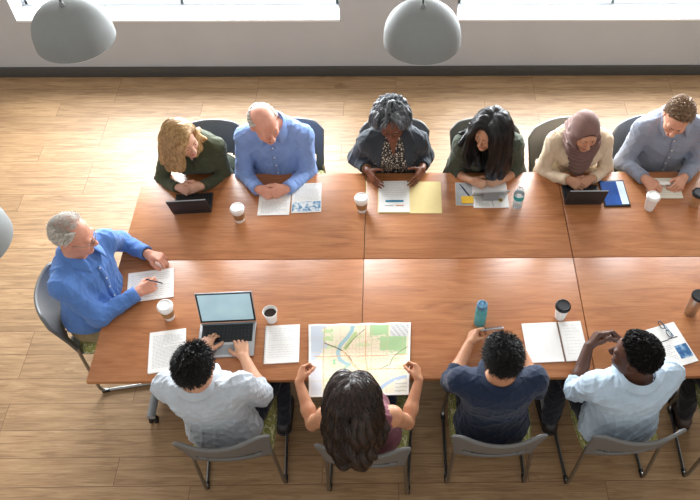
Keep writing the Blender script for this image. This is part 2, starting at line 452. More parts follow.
# ------------------------------------------------------------------ things on the table
TZ = .7400
def sheet(name, label, cat, cx, cy, w, h, ang=0, z=TZ, th=.0012, mat='paper', lines=None, extra=(), group=None, n=1):
    root = empty(name, (cx, cy, z+.0004), R(ang))
    tag(root, label, cat, group)
    m = MB(); random.seed(int(abs(cx*1000)))
    for k in range(n):
        m.box((random.uniform(-.002, .002)*(n > 1), random.uniform(-.002, .002)*(n > 1), th*(k+.5)), (w, h, th), rz=R(random.uniform(-.8, .8))*(n > 1))
    m.build('page', M[mat], root, smooth=False)
    zt = th*n+.0003
    if lines:
        nl, x0, x1, y0, y1, mk = lines; q = MB()
        for i in range(nl):
            y = y1+(y0-y1)*i/(max(1, nl-1)); x = x0
            end = x1 if random.random() < .75 else x0+(x1-x0)*random.uniform(.35, .9)
            while x < end-.004:
                ww = random.uniform(.008, .022); xe = min(end, x+ww)
                q.quad([(x, y-.0011, zt), (xe, y-.0011, zt), (xe, y+.0011, zt), (x, y+.0011, zt)]); x = xe+.0035
        q.build('printed_text', M[mk], root, smooth=False)
    for nm, mk, x0, y0, x1, y1 in extra:
        MB().box(((x0+x1)/2, (y0+y1)/2, zt+.0003), (x1-x0, y1-y0, .0005)).build(nm, M[mk] if isinstance(mk, str) else mk, root, smooth=False)
    return root
# far side papers
sheet('document', 'printed document under the clasped hands of the light blue shirt', 'paper', -.779, 3.145, .198, .19, 1, lines=(14, -.08, .08, -.08, .02, 'ink'), n=3)
pic = NM('blue_chart_print', .8, .2); _v = pic.coord(); pic.color(pic.ramp(pic.noise(_v, 30, 3, .6, .8), [(.42, '#e9ebec'), (.52, '#a8c0d4'), (.62, '#4c7fae'), (.75, '#b8d2b4')])); M['chart'] = pic.m
sheet('document', 'white flyer with a blue picture at its foot, right of the clasped hands', 'paper', -.577, 3.196, .188, .25, 2.5, lines=(14, -.075, .08, -.02, .11, 'ink'), extra=[('picture', 'chart', -.09, -.118, .09, -.035)], n=2)
f = sheet('folder', 'open manila folder in front of the person in the slate cardigan', 'folder', .084, 3.192, .405, .272, 0, mat='manila', th=.0010, n=2)
MB().box((0, 0, .0025), (.004, .272, .001)).build('fold', M['manila'], f, smooth=False)
sheet('document', 'white page with a blue bar lying on the manila folder', 'paper', -.017, 3.200, .196, .266, .5, z=TZ+.003, lines=(9, -.08, .08, .0, .12, 'ink'),
      extra=[('blue_bar', 'blueink', -.055, -.052, .06, -.035), ('caption_line', 'inkd', -.06, -.083, -.005, -.08), ('orange_mark', 'orange', .01, -.086, .06, -.078)], n=3)
sheet('notepad', 'grey-white notepad with a pen on it, left of the open white booklet', 'notepad', .445, 3.218, .13, .196, -2, mat='cream', th=.004, extra=[('cover', 'ink', -.063, -.096, .063, .096)])
sheet('sticky_note', 'yellow sticky note pad on the grey-white notepad', 'sticky note', .452, 3.163, .076, .060, 1, z=TZ+.0062, mat='sticky', th=.003)
pn = empty('pen', (.44, 3.245, TZ+.0105), R(28)); tag(pn, 'dark blue pen lying on the grey-white notepad', 'pen')
M['navypen'] = plain('navy_pen', '#1d2740', .35, .5)
MB().tube([(0, -.058, 0), (0, -.05, 0), (0, .06, 0)], [.0015, .0045, .0045], 10).build('barrel', M['navypen'], pn); MB().box((.0, .045, .005), (.003, .03, .002)).build('clip', M['silver'], pn)
b_ = sheet('booklet', 'open white booklet under the propped thin grey tablet', 'booklet', .60, 3.205, .226, .212, 0, mat='paper', th=.003, lines=(12, -.1, -.01, -.095, -.02, 'ink'), extra=[('centre_fold', 'inkd', .012, -.1, .0145, -.01)], n=2)
q = MB(); q.lathe([(0, 0), (.014, 0), (.014, .0006), (0, .0006)], c=(.065, -.045, .0068), n=20); M['ochre'] = plain('ochre_print', '#9c8136', .7, .3, var=.3, scale=150); q.build('printed_emblem', M['ochre'], b_, smooth=False)

def screen_mat(name, c0, c1=None):
    m = NM(name, .12, .5); v = m.coord()
    m.color(m.ramp(m.noise(v, 6, 2), [(.3, c0), (.7, c1 or c0)])); m.b.inputs['Emission Strength'].default_value = .35
    e = m.b.inputs['Base Color'].links[0].from_socket; m.l(e, m.b.inputs['Emission Color']); return m.m
M['scr_dark'] = screen_mat('dark_screen', '#10141a', '#1d242c'); M['scr_blue'] = screen_mat('blue_screen', '#20407c', '#2e559c'); M['scr_pale'] = screen_mat('pale_screen', '#9fc0cc', '#b2d0d8'); M['scr_white'] = screen_mat('white_screen', '#b9cbdc', '#cfdde8')
def tablet_kb(x, y, ang, label, w=.236, h=.165, lean=12, kd=.165):
    """tablet upright in a keyboard cover; the tablet's back faces -Y"""
    r = empty('tablet', (x, y, TZ), R(ang)); tag(r, label, 'tablet', 'dark tablets in keyboard covers')
    MB().box((0, kd/2, .005), (w, kd, .008), .002).build('keyboard_cover', M['darkgrey'], r)
    k = MB()
    for j in range(5):
        for i in range(12):
            k.box((-w/2+.016+i*(w-.032)/11, kd-.022-j*.021, .0105), ((w-.04)/12-.002, .016, .003), .0008, seg=1)
    kk = k.build('keys', M['black'], r)
    MB().box((0, .022, .0095), (.07, .032, .001)).build('trackpad', M['black'], r)
    T_ = Matrix.Translation((0, .004, .012)) @ Matrix.Rotation(R(lean), 4, 'X')
    b = MB().box((0, 0, h/2), (w+.006, .009, h), .003, M=T_).build('screen_body', M['darkgrey'], r)
    MB().box((0, .0048, h/2), (w-.012, .0006, h-.014), M=T_).build('screen', M['scr_dark'], b, smooth=False)
    MB().box((0, 0, h+.0005), (w, .007, .002), M=T_).build('metal_edge', M['greymetal'], b, smooth=False)
tablet_kb(-1.285, 3.068, 4, 'black tablet in a keyboard cover before the person in the olive sweater', lean=17)
tablet_kb(1.19, 3.122, 0, 'black tablet in a keyboard cover before the person in the headscarf', lean=15)
r = empty('tablet', (.597, 3.207, TZ+.0072), R(3)); tag(r, 'thin grey tablet propped on the open booklet, seen edge-on', 'tablet')
T_ = Matrix.Rotation(R(33), 4, 'X')
b = MB().box((0, 0, .062), (.228, .008, .122), .003, M=T_).build('body', M['silver'], r)
MB().box((0, .0043, .062), (.212, .0005, .106), M=T_).build('screen', M['scr_white'], b, smooth=False)
MB().box((0, -.052, .042), (.1, .003, .078), .001).build('kickstand', M['greymetal'], r)
r = empty('tablet', (1.405, 3.214, TZ), R(1.5)); tag(r, 'black-framed tablet lying flat with a blue screen', 'tablet')
b = MB().box((0, 0, .0045), (.168, .228, .008), .003).build('body', M['black'], r)
MB().box((-.022, 0, .0088), (.104, .204, .0005)).build('screen', M['scr_blue'], b, smooth=False)
MB().box((.054, .002, .0088), (.046, .198, .0005)).build('screen_panel', M['scr_white'], b, smooth=False)
sheet('notebook', 'open cream notebook under the hands of the grey-blue checked shirt', 'notebook', 1.735, 3.258, .222, .176, -1, mat='cream', th=.004, lines=(8, -.09, .09, -.06, .07, 'ink'), n=2)
# near side papers
sheet('document', 'white printed pages under the pen hand of the person in khaki trousers', 'paper', -1.437, 2.517, .262, .212, 9, lines=(12, -.11, .11, -.08, .08, 'ink'), n=3)
sheet('document', 'white printed pages left of the silver laptop', 'paper', -1.258, 2.077, .196, .256, 9, lines=(24, -.08, .08, -.10, .10, 'ink'), n=4)
def spiral(label, cx, cy, ang, pages, h, sp, vertical=True, lines=None):
    r = empty('spiral_notebook', (cx, cy, TZ), R(ang)); tag(r, label, 'notebook', 'white spiral notebooks')
    for x0, x1, ln in pages:
        p = MB().box(((x0+x1)/2, 0, .0035), (x1-x0, h, .006), .0008).build('page', M['paper'], r, smooth=False)
        if ln:
            q = MB(); random.seed(int(cx*999))
            for i in range(ln):
                y = h*.40-i*h*.8/ln; xx = x0+.02
                while xx < x1-.03:
                    xe = min(x1-.015, xx+random.uniform(.008, .025)); q.quad([(xx, y-.0007, .0069), (xe, y-.0007, .0069), (xe, y+.0007, .0069), (xx, y+.0007, .0069)]); xx = xe+.005
                    if random.random() < .08: break
            q.build('written_lines', M['ink'], p, smooth=False)
    w = MB(); n = 18
    for i in range(n):
        y = -h*.45+h*.9*i/(n-1)
        w.tube([(sp+.006*math.cos(a), y, .0062+.0055*math.sin(a)) for a in np.linspace(0, 2*math.pi, 9)[:-1]], .0009, 5, closed=True)
    w.build('wire_spiral', M['greymetal'], r)
spiral('white spiral notebook right of the silver laptop', -.637, 2.112, 3, [(-.094, .096, 13)], .242, -.094)
spiral('large open spiral notebook between the navy shirt and the pale blue shirt', .905, 2.112, 2.5, [(-.203, -.005, 0), (.005, .132, 10)], .252, 0)
ph = NM('blue_photo_print', .6, .3); _v = ph.coord(); ph.color(ph.ramp(ph.noise(_v, 28, 3), [(.35, '#244a78'), (.55, '#3f6f9f'), (.7, '#9dbdd6')])); M['photo'] = ph.m
sheet('document', 'printed page with a blue photo, right of the raised clasped hands', 'paper', 1.512, 2.084, .178, .262, 17, lines=(11, -.075, -.005, -.11, .0, 'ink'),
      extra=[('photo', 'photo', .008, -.095, .082, -.012), ('heading', 'inkd', -.07, .03, .0, .036), ('heading', 'inkd', .0, .035, .06, .041)], n=3)
g = empty('reading_glasses', (1.492, 2.172, TZ+.0046), R(-62)); tag(g, 'folded reading glasses with dark rims lying on the page with the blue photo', 'glasses')
rim = MB()
for s in (-1, 1): rim.tube([(s*.032+.024*math.cos(a), .0, .020+.018*math.sin(a)) for a in np.linspace(0, 2*math.pi, 17)[:-1]], .0022, 6, closed=True)
rim.tube([(-.009, 0, .024), (0, 0, .027), (.009, 0, .024)], .002, 6); rim.build('rims', M['navypen'], g)
for s in (-1, 1): MB().tube([(s*.056, 0, .026), (s*.058, .008, .026), (-s*.02, .016+.006*s, .010), (-s*.045, .018+.006*s, .003)], .002, 6).build('temple', M['blueink'], g)

# cups and bottles
def cup(x, y, label, h=.108, rt=.040, rb=.029, lid='cup', sleeve=None, body='cup', coffee=False, group='takeaway paper cups'):
    r = empty('paper_cup', (x, y, TZ)); tag(r, label, 'cup', group)
    bd = MB().lathe([(0, .003), (rb-.002, .003), (rb, 0), (rb, .003), (rt, h), (rt+.0022, h+.001), (rt+.0015, h+.003), (rt-.002, h), (rb-.001, .006), (0, .006)], n=40).build('cup_body', M[body], r)
    f = lambda z: rb+(rt-rb)*z/h
    if sleeve: MB().lathe([(f(.028), .028), (f(.028)+.0016, .028), (f(.078)+.0016, .078), (f(.078), .078)], n=40).build('sleeve', M[sleeve], r)
    if lid:
        MB().lathe([(rt+.001, h-.005), (rt+.004, h-.005), (rt+.0042, h+.003), (rt+.002, h+.005), (rt-.002, h+.015), (rt-.005, h+.0165), (rt-.009, h+.012), (0, h+.011)], n=40).box((0, rt-.012, h+.0125), (.008, .003, .002)).build('lid', M[lid], r)
    if coffee: MB().lathe([(0, h*.74), (f(h*.74)-.0015, h*.74)], n=40).build('coffee', M['coffee'], r)
cup(-.980, 3.013, 'white paper cup with brown sleeve, before the document under clasped hands', sleeve='sleeve')
cup(-.220, 3.090, 'white paper cup with brown sleeve, left of the manila folder', sleeve='sleeve')
cup(-1.287, 2.297, 'white paper cup with brown sleeve and lid, between the left end\'s papers and the laptop', sleeve='sleeve')
cup(1.605, 3.090, 'plain white paper cup with white lid, before the cream notebook')
cup(1.90, 3.118, 'brown kraft cup with a dark lid at the right edge', lid='black', body='kraft', h=.105)
cup(.921, 2.276, 'white paper cup with a black lid, above the large open notebook', lid='black')
cup(-.708, 2.271, 'white open cup with black coffee, right of the silver laptop', lid=None, coffee=True, h=.088, rt=.039, rb=.029)
def clear(name, c, alpha, rough=.08):
    m = NM(name, rough, .5); t = m.n('ShaderNodeBsdfTransparent'); t.inputs[0].default_value = lin(c)
    mx = m.n('ShaderNodeMixShader'); mx.inputs[0].default_value = alpha
    m.color(c); m.l(t.outputs[0], mx.inputs[1]); m.l(m.b.outputs[0], mx.inputs[2]); m.l(mx.outputs[0], m.t.nodes['Material Output'].inputs['Surface']); return m.m
M['pet'] = clear('clear_plastic', '#f2f6f7', .20); M['teal'] = clear('teal_plastic', '#7fdde2', .55)
M['tealabel'] = plain('teal_label', '#3aa9ac', .5, .4, var=.15, scale=60); M['water'] = clear('water', '#eef4f6', .10)
r = empty('water_bottle', (.767, 3.115, TZ)); tag(r, 'clear plastic water bottle with a teal label', 'bottle')
pr = [(0, .004), (.022, 0), (.031, .004), (.032, .02), (.030, .026), (.032, .032), (.030, .04), (.032, .048), (.0325, .115), (.030, .122), (.031, .13), (.026, .15), (.016, .17), (.0125, .176), (.0125, .182)]
MB().lathe(pr, n=36).build('bottle_body', M['pet'], r); MB().lathe([(.0328, .078), (.0335, .078), (.0335, .112), (.0328, .112)], n=36).build('label_band', M['tealabel'], r)
MB().lathe([(0, .195), (.0135, .195), (.0145, .193), (.0145, .180), (0, .180)], n=24).build('cap', M['cup'], r)
MB().lathe([(0, .006), (.029, .006), (.0295, .13), (0, .13)], n=30).build('water', M['water'], r)
r = empty('water_bottle', (.462, 2.240, TZ)); tag(r, 'teal reusable water bottle with a carry loop', 'bottle')
MB().lathe([(0, .003), (.028, 0), (.033, .006), (.0335, .10), (.031, .105), (.0335, .11), (.033, .148), (.027, .162), (.026, .168)], n=36).build('bottle_body', M['teal'], r)
MB().lathe([(0, .008), (.030, .008), (.031, .12), (0, .12)], n=30).build('water', M['water'], r)
M['bluecap'] = plain('slate_blue_plastic', '#5b87a3', .4, .5)
cpb = MB().lathe([(.026, .162), (.030, .162), (.030, .186), (.026, .191), (0, .192)], n=32).build('cap', M['bluecap'], r)
MB().tube([(.014*math.cos(a), .004+.0*a, .192+.024*math.sin(a)) for a in np.linspace(-.15, math.pi+.15, 12)], .0042, 8).build('carry_loop', M['bluecap'], cpb)
r = empty('tumbler', (1.668, 2.296, TZ)); tag(r, 'brushed steel tumbler with a dark lid at the right edge', 'tumbler')
MB().lathe([(0, .002), (.030, 0), (.032, .004), (.040, .165), (.0395, .17), (0, .17)], n=40).build('tumbler_body', M['steel'], r)
MB().lathe([(.0405, .163), (.0415, .165), (.0415, .176), (.038, .181), (0, .179)], n=40).build('lid', M['black'], r)

# laptop
r = empty('laptop', (-.942, 2.138, TZ), R(2.5)); tag(r, 'open silver laptop at the near side, keyboard under two hands', 'laptop')
MB().box((0, 0, .008), (.312, .222, .014), .004).build('base', M['silver'], r)
k = MB(); random.seed(3)
for j in range(6):
    for i in range(14): k.box((-.128+i*.0197, .085-j*.0185, .0163), (.0170, .0155, .002), .0006, seg=1)
kb = MB().box((0, .039, .0153), (.280, .116, .0008)).build('keyboard_deck', M['darkgrey'], r); k.build('keys', M['black'], kb)
MB().box((0, -.066, .0153), (.10, .062, .0006)).build('trackpad', M['greymetal'], r)
T_ = Matrix.Translation((0, .112, .014)) @ Matrix.Rotation(R(-17), 4, 'X')
ld = MB().box((0, .003, .105), (.312, .006, .210), .003, M=T_).build('lid', M['silver'], r)
MB().box((0, -.0003, .105), (.304, .0008, .202), M=T_).build('bezel', M['black'], ld, smooth=False)
MB().box((0, -.0010, .107), (.286, .0008, .182), M=T_).build('screen', M['scr_pale'], ld, smooth=False)

# ------------------------------------------------------------------ the map
def build_map():
    nu, nv = 220, 172; W, H = .548, .462
    u, v = np.meshgrid((np.arange(nu)+.5)/nu, (np.arange(nv)+.5)/nv)     # v up
    def nz(a, s):
        r_ = np.zeros_like(u); g = np.random.default_rng(s)
        for k in range(7):
            f = a*(1+.6*k); th = g.uniform(0, 6.28); r_ += np.sin(f*(u*math.cos(th)+v*math.sin(th))*6.28+g.uniform(0, 6.28))/(1+.6*k)
        return r_
    C = np.zeros((nv, nu, 3)); S = lambda h: np.array(lin(h)[:3])
    n1, n2, n3 = nz(3, 1), nz(9, 2), nz(22, 3)
    base = S('#ece2c6'); tan = S('#e8d3b2'); C[:] = base
    core = np.exp(-(((u-.50)/.25)**2+((v-.55)/.30)**2)); C[:] = C*(1-core[..., None]*.6)+S('#f0d9bb')*core[..., None]*.6
    C[n1+.6*n2 > 1.7] = S('#d6dfae')
    # the pale water at the left
    C[(u < .14+.05*n1*.5) & (v > .48) & (u*.8+(1-v)*.5 < .3)] = S('#c8cfd8'); C[(u < .13) & (v < .5)] = S('#d9dade')
    def seg(pts, w):
        d = np.full(u.shape, 9.)
        for (x0, y0), (x1, y1) in zip(pts, pts[1:]):
            dx, dy = x1-x0, y1-y0; t = np.clip(((u-x0)*dx+(v-y0)*dy*.71)/(dx*dx+dy*dy*.71+1e-9), 0, 1)
            d = np.minimum(d, np.hypot(u-x0-t*dx, (v-y0-t*dy)*.84))
        return d < w
    # parks
    C[(u > .60) & (u < .78) & (v > .80+.02*n2) & (v < .985)] = S('#b0d09a')
    C[(u > .70) & (v < .80) & (v > .62-.25*(u-.7)+.02*n2) & (u < .96) & (v > .52)] = S('#b0d09a')
    C[(u > .14) & (u < .24) & (v > .76) & (v < .95) & (n2 > -.2)] = S('#c3d9a0')
    C[seg([(.36, .66), (.46, .86)], .02)] = S('#b5cf8e'); C[seg([(.30, .30), (.38, .42)], .012)] = S('#b5cf8e')
    C[(abs(u-.25) < .012) & (abs(v-.48) < .04)] = S('#9fcfa0'); C[(abs(u-.18) < .018) & (abs(v-.13) < .022)] = S('#7fb77e')
    C[(abs(u-.66) < .03) & (abs(v-.20) < .07) & (n2 > -.4)] = S('#e6e3a8')
    # street grid
    ug, vg = (u*26+.15*n1) % 1, (v*20+.15*n1) % 1
    st = ((ug < .10) | (vg < .10)) & (core > .25); C[st] = C[st]*.55+S('#d9b58d')*.45
    ug2, vg2 = (u*6.5) % 1, (v*5) % 1; st = (ug2 < .045) | (vg2 < .045); C[st] = C[st]*.5+S('#d8c3a0')*.5
    sp = (n3 > 1.9) & (core > .35); C[sp] = S('#d7915f')
    # rivers
    C[seg([(.435, 1.), (.425, .90), (.38, .80), (.31, .70), (.285, .60), (.31, .50), (.36, .45), (.40, .435)], .019)] = S('#a3c3c9')
    C[seg([(.66, .0), (.70, .07), (.76, .14), (.84, .20), (.92, .23), (1., .24)], .018)] = S('#aec2da')
    C[seg([(.40, .435), (.35, .36), (.33, .30)], .010)] = S('#a9c6b4')
    # main roads
    for p, w, c in (([(.15, .74), (.26, .68), (.34, .62), (.40, .54), (.44, .44), (.53, .32)], .006, '#7d6a53'), ([(.36, .66), (.45, .80), (.55, .91)], .004, '#8d7b62'),
                    ([(.34, .62), (.45, .42), (.60, .22)], .008, '#e2bf8f'), ([(.05, .55), (.3, .56), (.6, .55), (.98, .56)], .004, '#dba877'), ([(.15, .02), (.14, .5), (.16, .95)], .004, '#cfb897'),
                    ([(.56, .98), (.56, .5), (.62, .1)], .004, '#dba877'), ([(.97, .66), (.90, .60), (.83, .52), (.80, .42), (.70, .36)], .004, '#7d8a62'), ([(.4, .3), (.6, .36), (.8, .36), (.98, .34)], .004, '#dba877')):
        C[seg(p, w)] = S(c)
    # legend boxes
    C[(u > .80) & (v > .80)] = S('#dfdeda'); C[(u > .80) & (v > .80) & (n3 > .6)] = S('#b9b9bb'); C[(u > .85) & (v < .20)] = S('#e9e4d4'); C[(u > .86) & (v < .19) & (vg < .3)] = S('#c9c6b8')
    mrg = (u < .022) | (u > .978) | (v < .03) | (v > .97); C[mrg] = S('#eeebe4')
    fold = (abs(u-.5) < .003) | (abs(u-.25) < .002) | (abs(u-.75) < .002) | (abs(v-.5) < .003); C[fold] *= .93
    # sheet geometry
    gx, gy = np.meshgrid(np.linspace(0, 1, nu+1), np.linspace(0, 1, nv+1))
    zz = .006*np.sin(gx*math.pi*4+.5)**2*gy+.004*np.sin(gy*9)+.03*np.clip(1-gy*1.6, 0, 1)**1.2+.014*np.clip(1-np.minimum(gx, 1-gx)*6, 0, 1)*np.clip(1-abs(gy-.42)*3, 0, 1)
    xx = (gx-.5)*W*(1+.10*(gy-.5)); yy = (gy-.5)*H
    xx = xx-.02*(.5-gy)*0
    verts = np.stack([xx, yy, zz+.003], -1).reshape(-1, 3)
    i = np.arange(nu)[None]+np.arange(nv)[:, None]*(nu+1)
    F = np.stack([i, i+1, i+nu+2, i+nu+1], -1).reshape(-1, 4)
    me = np_mesh('map', verts, F)
    at = me.color_attributes.new('print', 'FLOAT_COLOR', 'CORNER')
    C *= .86; cc = np.ones((nu*nv, 4, 4), np.float32); cc[:, :, :3] = C.reshape(-1, 1, 3); at.data.foreach_set('color', cc.ravel())
    m = NM('printed_map_paper', .6, .3); a = m.n('ShaderNodeAttribute'); a.attribute_name = 'print'; m.color(a.outputs['Color'])
    o = link('map', me, m.m); o.location = (-.208, 2.008, TZ); o.rotation_euler = (0, 0, R(1.0))
    md = o.modifiers.new('solid', 'SOLIDIFY'); md.thickness = .0006
    tag(o, 'large printed city map held by the person in the mauve top', 'map')
build_map()
# ------------------------------------------------------------------ signed-distance modelling for figures
class Field:
    def __init__(s, lo, hi, h):
        s.lo = np.array(lo, np.float32); s.h = h; s.n = np.ceil((np.array(hi)-s.lo)/h).astype(int)+1
        s.ax = [s.lo[i]+h*np.arange(s.n[i], dtype=np.float32) for i in range(3)]
        s.F = np.full(tuple(s.n), .25, np.float32)
    def like(s):
        G = Field(s.lo, s.lo+.01, s.h); G.n = s.n.copy(); G.ax = s.ax; G.F = np.full(tuple(s.n), .25, np.float32); return G
    def blk(s, lo, hi):
        a = np.clip(np.floor((np.asarray(lo)-s.lo)/s.h).astype(int), 0, s.n); b = np.clip(np.ceil((np.asarray(hi)-s.lo)/s.h).astype(int)+1, 0, s.n)
        if (b <= a).any(): return None, None
        sl = tuple(slice(a[i], b[i]) for i in range(3))
        return sl, (s.ax[0][sl[0]][:, None, None], s.ax[1][sl[1]][None, :, None], s.ax[2][sl[2]][None, None, :])
    def put(s, sl, d, k, op='add'):
        A = s.F[sl]; d = d.astype(np.float32)
        if op == 'add':
            if k > 0: h = np.maximum(k-np.abs(A-d), 0)/k; s.F[sl] = np.minimum(A, d)-h*h*k*.25
            else: s.F[sl] = np.minimum(A, d)
        elif op == 'sub':
            d = -d
            if k > 0: h = np.maximum(k-np.abs(A-d), 0)/k; s.F[sl] = np.maximum(A, d)+h*h*k*.25
            else: s.F[sl] = np.maximum(A, d)
    def cone(s, a, b, ra, rb, k=.0, op='add'):
        a = np.asarray(a, float); b = np.asarray(b, float); R_ = max(ra, rb)+k+3*s.h
        sl, P = s.blk(np.minimum(a, b)-R_, np.maximum(a, b)+R_)
        if sl is None: return s
        ba = b-a; L = ba@ba+1e-12; q = [P[i]-a[i] for i in range(3)]
        t = np.clip((q[0]*ba[0]+q[1]*ba[1]+q[2]*ba[2])/L, 0, 1)
        d = np.sqrt((q[0]-t*ba[0])**2+(q[1]-t*ba[1])**2+(q[2]-t*ba[2])**2)-(ra+t*(rb-ra))
        s.put(sl, d, k, op); return s
    def ell(s, c, r, k=.0, B=None, op='add'):
        c = np.asarray(c, float); r = np.asarray(r, float); R_ = r.max()+k+3*s.h
        sl, P = s.blk(c-R_, c+R_)
        if sl is None: return s
        q = [P[i]-c[i] for i in range(3)]
        if B is not None: q = [q[0]*B[0, j]+q[1]*B[1, j]+q[2]*B[2, j] for j in range(3)]
        k0 = np.sqrt((q[0]/r[0])**2+(q[1]/r[1])**2+(q[2]/r[2])**2); k1 = np.sqrt((q[0]/r[0]**2)**2+(q[1]/r[1]**2)**2+(q[2]/r[2]**2)**2)
        s.put(sl, k0*(k0-1)/(k1+1e-9), k, op); return s
    def torso(s, pel, w, rt, fw, L, prof, inf, k=.0, t0=-.02, t1=1.0):
        """elliptic sections along the spine; prof rows: t, half width, half depth, forward offset"""
        pr = np.array(prof, float); ends = np.array([pel+w*L*t0, pel+w*L*t1]); R_ = pr[:, 1].max()+inf+.08
        sl, P = s.blk(ends.min(0)-R_, ends.max(0)+R_)
        q = [P[i]-pel[i] for i in range(3)]
        dt = lambda v: q[0]*v[0]+q[1]*v[1]+q[2]*v[2]
        t = dt(w)/L; x = dt(rt); tc = np.clip(t, t0, t1)
        rx = np.interp(tc, pr[:, 0], pr[:, 1]); ry = np.interp(tc, pr[:, 0], pr[:, 2]); y = dt(fw)-np.interp(tc, pr[:, 0], pr[:, 3])
        k0 = np.sqrt((x/rx)**2+(y/ry)**2); k1 = np.sqrt((x/rx**2)**2+(y/ry**2)**2)
        d = np.where(k0 > 1e-3, k0*(k0-1)/(k1+1e-9), -np.minimum(rx, ry))-inf
        e = np.abs(t-tc)*L; d = np.where(e > 0, np.sqrt(np.maximum(d, 0)**2+e*e)-.0, d)
        s.put(sl, d, k); return s
    def plane_cut(s, p, n):
        """keep the side against n"""
        d = sum((s.ax[i].reshape([-1 if j == i else 1 for j in range(3)])-p[i])*n[i] for i in range(3))
        s.F = np.maximum(s.F, d.astype(np.float32)); return s
    def folds(s, amp, seed, freq=26, lo=None):
        g = np.random.default_rng(seed); m = np.abs(s.F) < .03; ix = np.argwhere(m)
        if len(ix) == 0: return s
        p = s.lo+ix*s.h; acc = np.zeros(len(p)); wv = np.zeros((len(p), 3))
        for k in range(4):
            d = unit(g.normal(size=3)); wv += d[None]*np.sin(p@unit(g.normal(size=3))*freq*.5+g.uniform(0, 6))[:, None]*.03
        pw = p+wv
        for k in range(5):
            d = unit(g.normal(size=3)*[1, 1, .6]); f = freq*g.uniform(.7, 1.9); acc += (1-np.abs(np.sin(pw@d*f+g.uniform(0, 6))))**3*g.uniform(.5, 1)
        acc = acc/2.2-.35; a2 = np.zeros(len(p))
        for k in range(4):
            d = unit(g.normal(size=3)*[1, 1, .5]); f = freq*g.uniform(2., 3.6); a2 += (1-np.abs(np.sin(pw@d*f+2.*np.sin(pw@unit(g.normal(size=3))*freq*.6))))**2
        acc = acc*1.25+.42*(a2/2-.6)
        s.F[m] -= (amp*acc).astype(np.float32); return s
    def sample(s, p):
        q = (p-s.lo)/s.h; i = np.clip(np.floor(q).astype(int), 0, s.n-2); f = np.clip(q-i, 0, 1)
        v = 0
        for dx in (0, 1):
            for dy in (0, 1):
                for dz in (0, 1):
                    w = (f[:, 0] if dx else 1-f[:, 0])*(f[:, 1] if dy else 1-f[:, 1])*(f[:, 2] if dz else 1-f[:, 2])
                    v = v+w*s.F[i[:, 0]+dx, i[:, 1]+dy, i[:, 2]+dz]
        out = ((q < 0) | (q > s.n-1)).any(1); return np.where(out, .2, v)
    def mesh(s):
        F = s.F; ins = F < 0
        n = np.array(F.shape)-1
        c = np.zeros(tuple(n), np.uint8)
        for dx in (0, 1):
            for dy in (0, 1):
                for dz in (0, 1): c += ins[dx:n[0]+dx, dy:n[1]+dy, dz:n[2]+dz]
        idx = np.argwhere((c > 0) & (c < 8)); N = len(idx)
        if N == 0: return np.zeros((0, 3)), np.zeros((0, 4), int)
        vid = np.full(tuple(n), -1, np.int32); vid[idx[:, 0], idx[:, 1], idx[:, 2]] = np.arange(N)
        cv = {}
        for dx in (0, 1):
            for dy in (0, 1):
                for dz in (0, 1): cv[dx, dy, dz] = F[idx[:, 0]+dx, idx[:, 1]+dy, idx[:, 2]+dz]
        acc = np.zeros((N, 3), np.float32); cnt = np.zeros(N, np.float32)
        for a in range(3):
            o = [i for i in range(3) if i != a]
            for u in (0, 1):
                for v in (0, 1):
                    k0 = [0]*3; k0[o[0]] = u; k0[o[1]] = v; k1 = list(k0); k1[a] = 1
                    A, B = cv[tuple(k0)], cv[tuple(k1)]; cr = (A < 0) != (B < 0)
                    t = np.where(cr, A/(A-B+1e-12), 0); pos = np.zeros((N, 3), np.float32)
                    pos[:, o[0]] = u; pos[:, o[1]] = v; pos[:, a] = t
                    acc += pos*cr[:, None]; cnt += cr
        V_ = s.lo+(idx+acc/cnt[:, None])*s.h
        Q = []
        for a in range(3):
            b, c_ = (a+1) % 3, (a+2) % 3
            sl0 = [slice(1, n[i]) for i in range(3)]; sl0[a] = slice(0, n[a]); sl1 = list(sl0); sl1[a] = slice(1, n[a]+1)
            A, B = ins[tuple(sl0)], ins[tuple(sl1)]; e = np.argwhere(A != B)
            if len(e) == 0: continue
            fl = A[e[:, 0], e[:, 1], e[:, 2]]
            off = np.ones(3, int); off[a] = 0; e = e+off
            eb = np.zeros(3, int); eb[b] = 1; ec = np.zeros(3, int); ec[c_] = 1
            g = lambda w: vid[tuple((w).T)]
            q = np.stack([g(e-eb-ec), g(e-ec), g(e), g(e-eb)], 1)
            q[~fl] = q[~fl][:, ::-1]; Q.append(q)
        Q = np.concatenate(Q)
        # one relaxing pass, then back on to the surface
        for it in range(2):
            sm = np.zeros_like(V_); ct = np.zeros(N, np.float32)
            for k in range(4):
                np.add.at(sm, Q[:, k], V_[Q[:, (k+1) % 4]]+V_[Q[:, (k-1) % 4]]); np.add.at(ct, Q[:, k], 2)
            V_ = V_*.5+sm/np.maximum(ct, 1)[:, None]*.5
        e_ = s.h*.5; gr = np.stack([s.sample(V_+d)-s.sample(V_-d) for d in np.eye(3)*e_], 1)/(2*e_); f = s.sample(V_)
        V_ = V_-(np.clip(f, -s.h, s.h)/np.maximum((gr**2).sum(1), .2))[:, None]*gr*.8
        return V_, Q
def frame(d, up):
    d = unit(d); r = unit(np.cross(d, up)); return r, d, np.cross(r, d)      # right, forward, up

